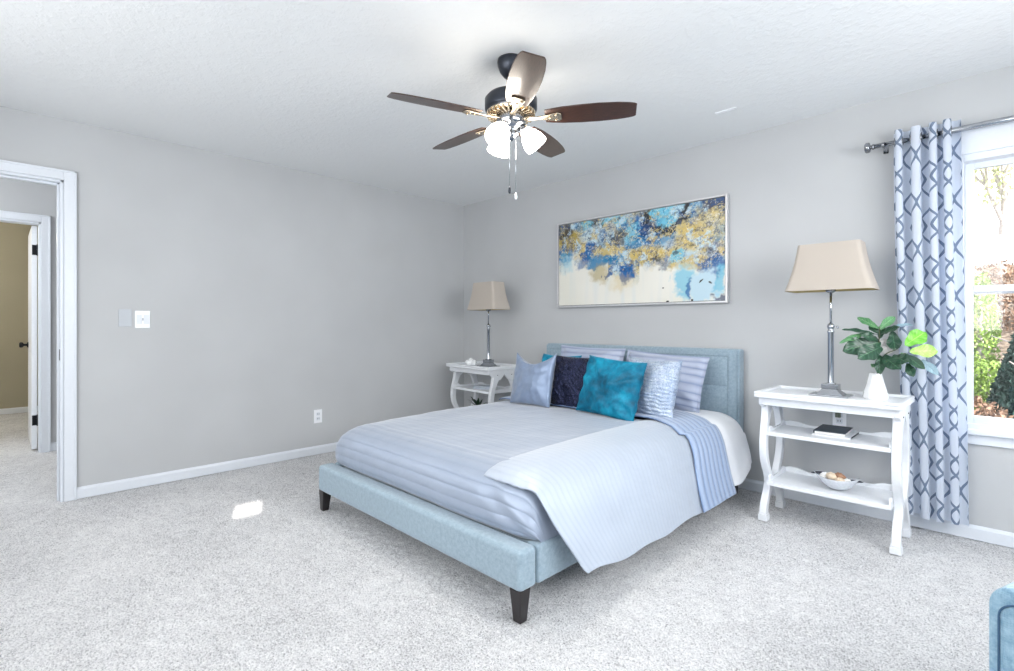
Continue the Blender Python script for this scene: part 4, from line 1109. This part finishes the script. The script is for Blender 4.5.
for k in range(8):
    u = (0.25 + 0.5 * k) / NF
    if u > 1: continue
    p = Vector(curt(u, (2.146 - ZB) / (ZT - ZB)))
    g = MB(); n = 20; vs_ = []
    for i in range(n):
        a = 2 * math.pi * i / n
        for r_, dx in ((0.017, -.003), (0.026, -.003), (0.026, .003), (0.017, .003)):
            vs_.append((p.x + dx, r_ * math.cos(a), 2.146 + r_ * math.sin(a)))
    fs = [(4 * i + j, 4 * i + (j + 1) % 4, 4 * ((i + 1) % n) + (j + 1) % 4, 4 * ((i + 1) % n) + j) for i in range(n) for j in range(4)]
    g.add(vs_, fs, True).build('grommet', 'nickel', cur)

# ================================================================ ARMCHAIR (only its arm reaches into the picture)
ac = thing('armchair', 'light blue woven armchair with dark piping, cut off at the lower right', 'armchair', (4.786, -1.97, 0), R(-20))
def arm_outline(w, h, r, x0, zb, n=8):
    pts = [(x0, zb)]
    for i in range(n + 1): a = R(180 - 90 * i / n); pts.append((x0 + r + r * math.cos(a), h - r + r * math.sin(a)))
    for i in range(n + 1): a = R(90 - 90 * i / n); pts.append((x0 + w - r + r * math.cos(a), h - r + r * math.sin(a)))
    pts.append((x0 + w, zb)); return pts
for s in (0, 1):
    x0 = -0.395 if s == 0 else 0.235
    a = MB().prism(arm_outline(0.16, 0.622, 0.045, x0, 0.12), -0.44, 0.38, 'y').build('arm', 'armfab', ac, bevel=0.008, segs=3)
    pts = arm_outline(0.124, 0.592, 0.032, x0 + 0.018, 0.14)
    MB().tube([(p[0], -0.4425, p[1]) for p in pts] + [(pts[0][0], -0.4425, pts[0][1])], 0.0018, 8).build('piping', 'piping', a)
MB().box(-0.233, 0.233, -0.44, 0.20, 0.12, 0.30).build('seat_base', 'armfab', ac, bevel=0.012, segs=3)
MB().box(-0.230, 0.230, -0.46, 0.19, 0.302, 0.45).build('seat_cushion', 'armfab', ac, bevel=0.035, segs=4)
MB().box(-0.233, 0.233, 0.20, 0.39, 0.12, 0.84).build('backrest', 'armfab', ac, bevel=0.04, segs=4)
for x in (-0.36, 0.36):
    for y in (-0.39, 0.33):
        MB().lathe([(0.016, 0), (0.026, 0.12)], 16, (x, y, 0)).build('leg', 'darkleg', ac)

# ================================================================ OUTSIDE THE WINDOW
gr = MB().grid(lambda u, v: (-8 + 30 * u, 0.2 + 30 * v, -0.55 + 3.5 * smooth(0.10, 0.62, v) + 0.15 * nz3(u * 12, v * 12, 0, 1)), 60, 60)
struct(gr.build('ground', 'ground'))
rs = random.Random(11)
def foliage(b, c, rad, n, size, conical=False):
    for i in range(n):
        while True:
            p = Vector((rs.uniform(-1, 1), rs.uniform(-1, 1), rs.uniform(-1, 1)))
            if p.length < 1 and p.length > 0.45: break
        if conical:
            f = (p.z + 1) / 2; k = (1 - f) * 1.0 + 0.05; p = Vector((p.x * k, p.y * k, p.z))
        q = Vector((c[0] + p.x * rad[0], c[1] + p.y * rad[1], c[2] + p.z * rad[2]))
        s = size * rs.uniform(0.6, 1.4); e_ = Euler((rs.uniform(0, 6), rs.uniform(0, 6), rs.uniform(0, 6))).to_matrix()
        a, c_, d = e_ @ Vector((s, 0, 0)), e_ @ Vector((0, s * 0.55, 0)), e_ @ Vector((0, 0, s * 0.15))
        b.add([q - a, q - c_ + d, q + a, q + c_ + d], [(0, 1, 2, 3)])
    return b
def branchy(b, p, d, L, r, depth):
    q = p + d * L
    mid = (p + q) / 2 + Vector((rs.uniform(-1, 1), rs.uniform(-1, 1), rs.uniform(-1, 1))) * L * 0.06
    b.tube([p, mid, q], [r, r * 0.85, r * 0.65], 6, cap=False)
    if depth == 0: return
    for k in range(3 if depth > 2 else 2 + (rs.random() < 0.6)):
        nd = (d + Vector((rs.uniform(-1, 1), rs.uniform(-1, 1), rs.uniform(-0.3, 0.8))) * 0.75).normalized()
        branchy(b, p + (q - p) * rs.uniform(0.55, 1.0), nd, L * rs.uniform(0.6, 0.8), r * 0.58, depth - 1)
def tree(name, label, x, y, zb, h, crown=None, m_='pleaf', depth=5, grp=None):
    t = thing(name, label, 'tree', (x, y, zb), 0, grp)
    b = MB(); branchy(b, Vector((0, 0, -0.2)), Vector((0.03, 0, 1)), h * 0.36, h * 0.016, depth)
    b.build('trunk', 'bark', t)
    if crown: foliage(MB(), (0, 0, h * 0.62), (h * 0.26, h * 0.26, h * 0.36), crown, 0.075).build('foliage', m_, t)
    return t
tree('tree', 'bare-branched tree with sparse pale leaves, seen through the upper window sash', 4.05, 15.5, 2.6, 6.5, 2600, 'pleaf')
tree('tree', 'thin-trunked leafy tree nearest the house left of the curtain', 1.6, 6.5, 0.2, 3.6, 900, 'yleaf')
tree('tree', 'thin grey-trunked tree standing right of the window view', 7.6, 11.0, 1.5, 6.0, 500, 'bleaf')
def shrub(name, label, c, rad, n, size, m_, cat='shrub', conical=False):
    t = thing(name, label, cat, (c[0], c[1], c[2] - rad[2]), 0)
    foliage(MB(), (0, 0, rad[2]), rad, n, size, conical).build('foliage', m_, t)
    b = MB(); b.tube([(0, 0, -0.15), (0.02, 0, rad[2]), (0, 0, rad[2] * 1.8)], [0.05, 0.035, 0.01], 8)
    for k in range(10):
        a = k * 2.4; z = rad[2] * (0.3 + 0.13 * k); b.tube([(0, 0, z), (math.cos(a) * rad[0] * 0.6, math.sin(a) * rad[1] * 0.6, z + 0.15)], [0.015, 0.005], 6)
    b.build('branches', 'bark', t)
shrub('evergreen_shrub', 'dark evergreen bush at the lower right of the window view', (4.42, 5.2, 0.30), (0.60, 0.55, 1.15), 12000, 0.04, 'conif', conical=True)
shrub('evergreen_shrub', 'second dark evergreen bush behind the first outside the window', (4.75, 7.4, 0.85), (0.8, 0.8, 1.3), 8000, 0.05, 'conif', conical=True)
shrub('leafy_shrub', 'yellow-green leafy bush in the middle of the lower window view', (3.90, 7.3, 0.95), (0.26, 0.3, 1.05), 2200, 0.03, 'yleaf')
shrub('leafy_shrub', 'rusty brown leafy bush low at the left of the window view', (3.95, 4.0, -0.15), (0.42, 0.35, 0.50), 2600, 0.03, 'bleaf')
shrub('leafy_shrub', 'pale dusty leafy bush behind the rusty one at the left of the window view', (3.62, 9.2, 1.3), (0.5, 0.4, 0.9), 3000, 0.03, 'pleaf')
shrub('leafy_shrub', 'tall grey-brown thicket behind the yellow-green bush outside the window', (4.10, 10.8, 1.5), (0.9, 0.5, 0.95), 4000, 0.035, 'bleaf')
shrub('leafy_shrub', 'low olive bush between the rusty bush and the dark evergreen', (4.05, 5.9, 0.05), (0.35, 0.3, 0.62), 3000, 0.028, 'yleaf')
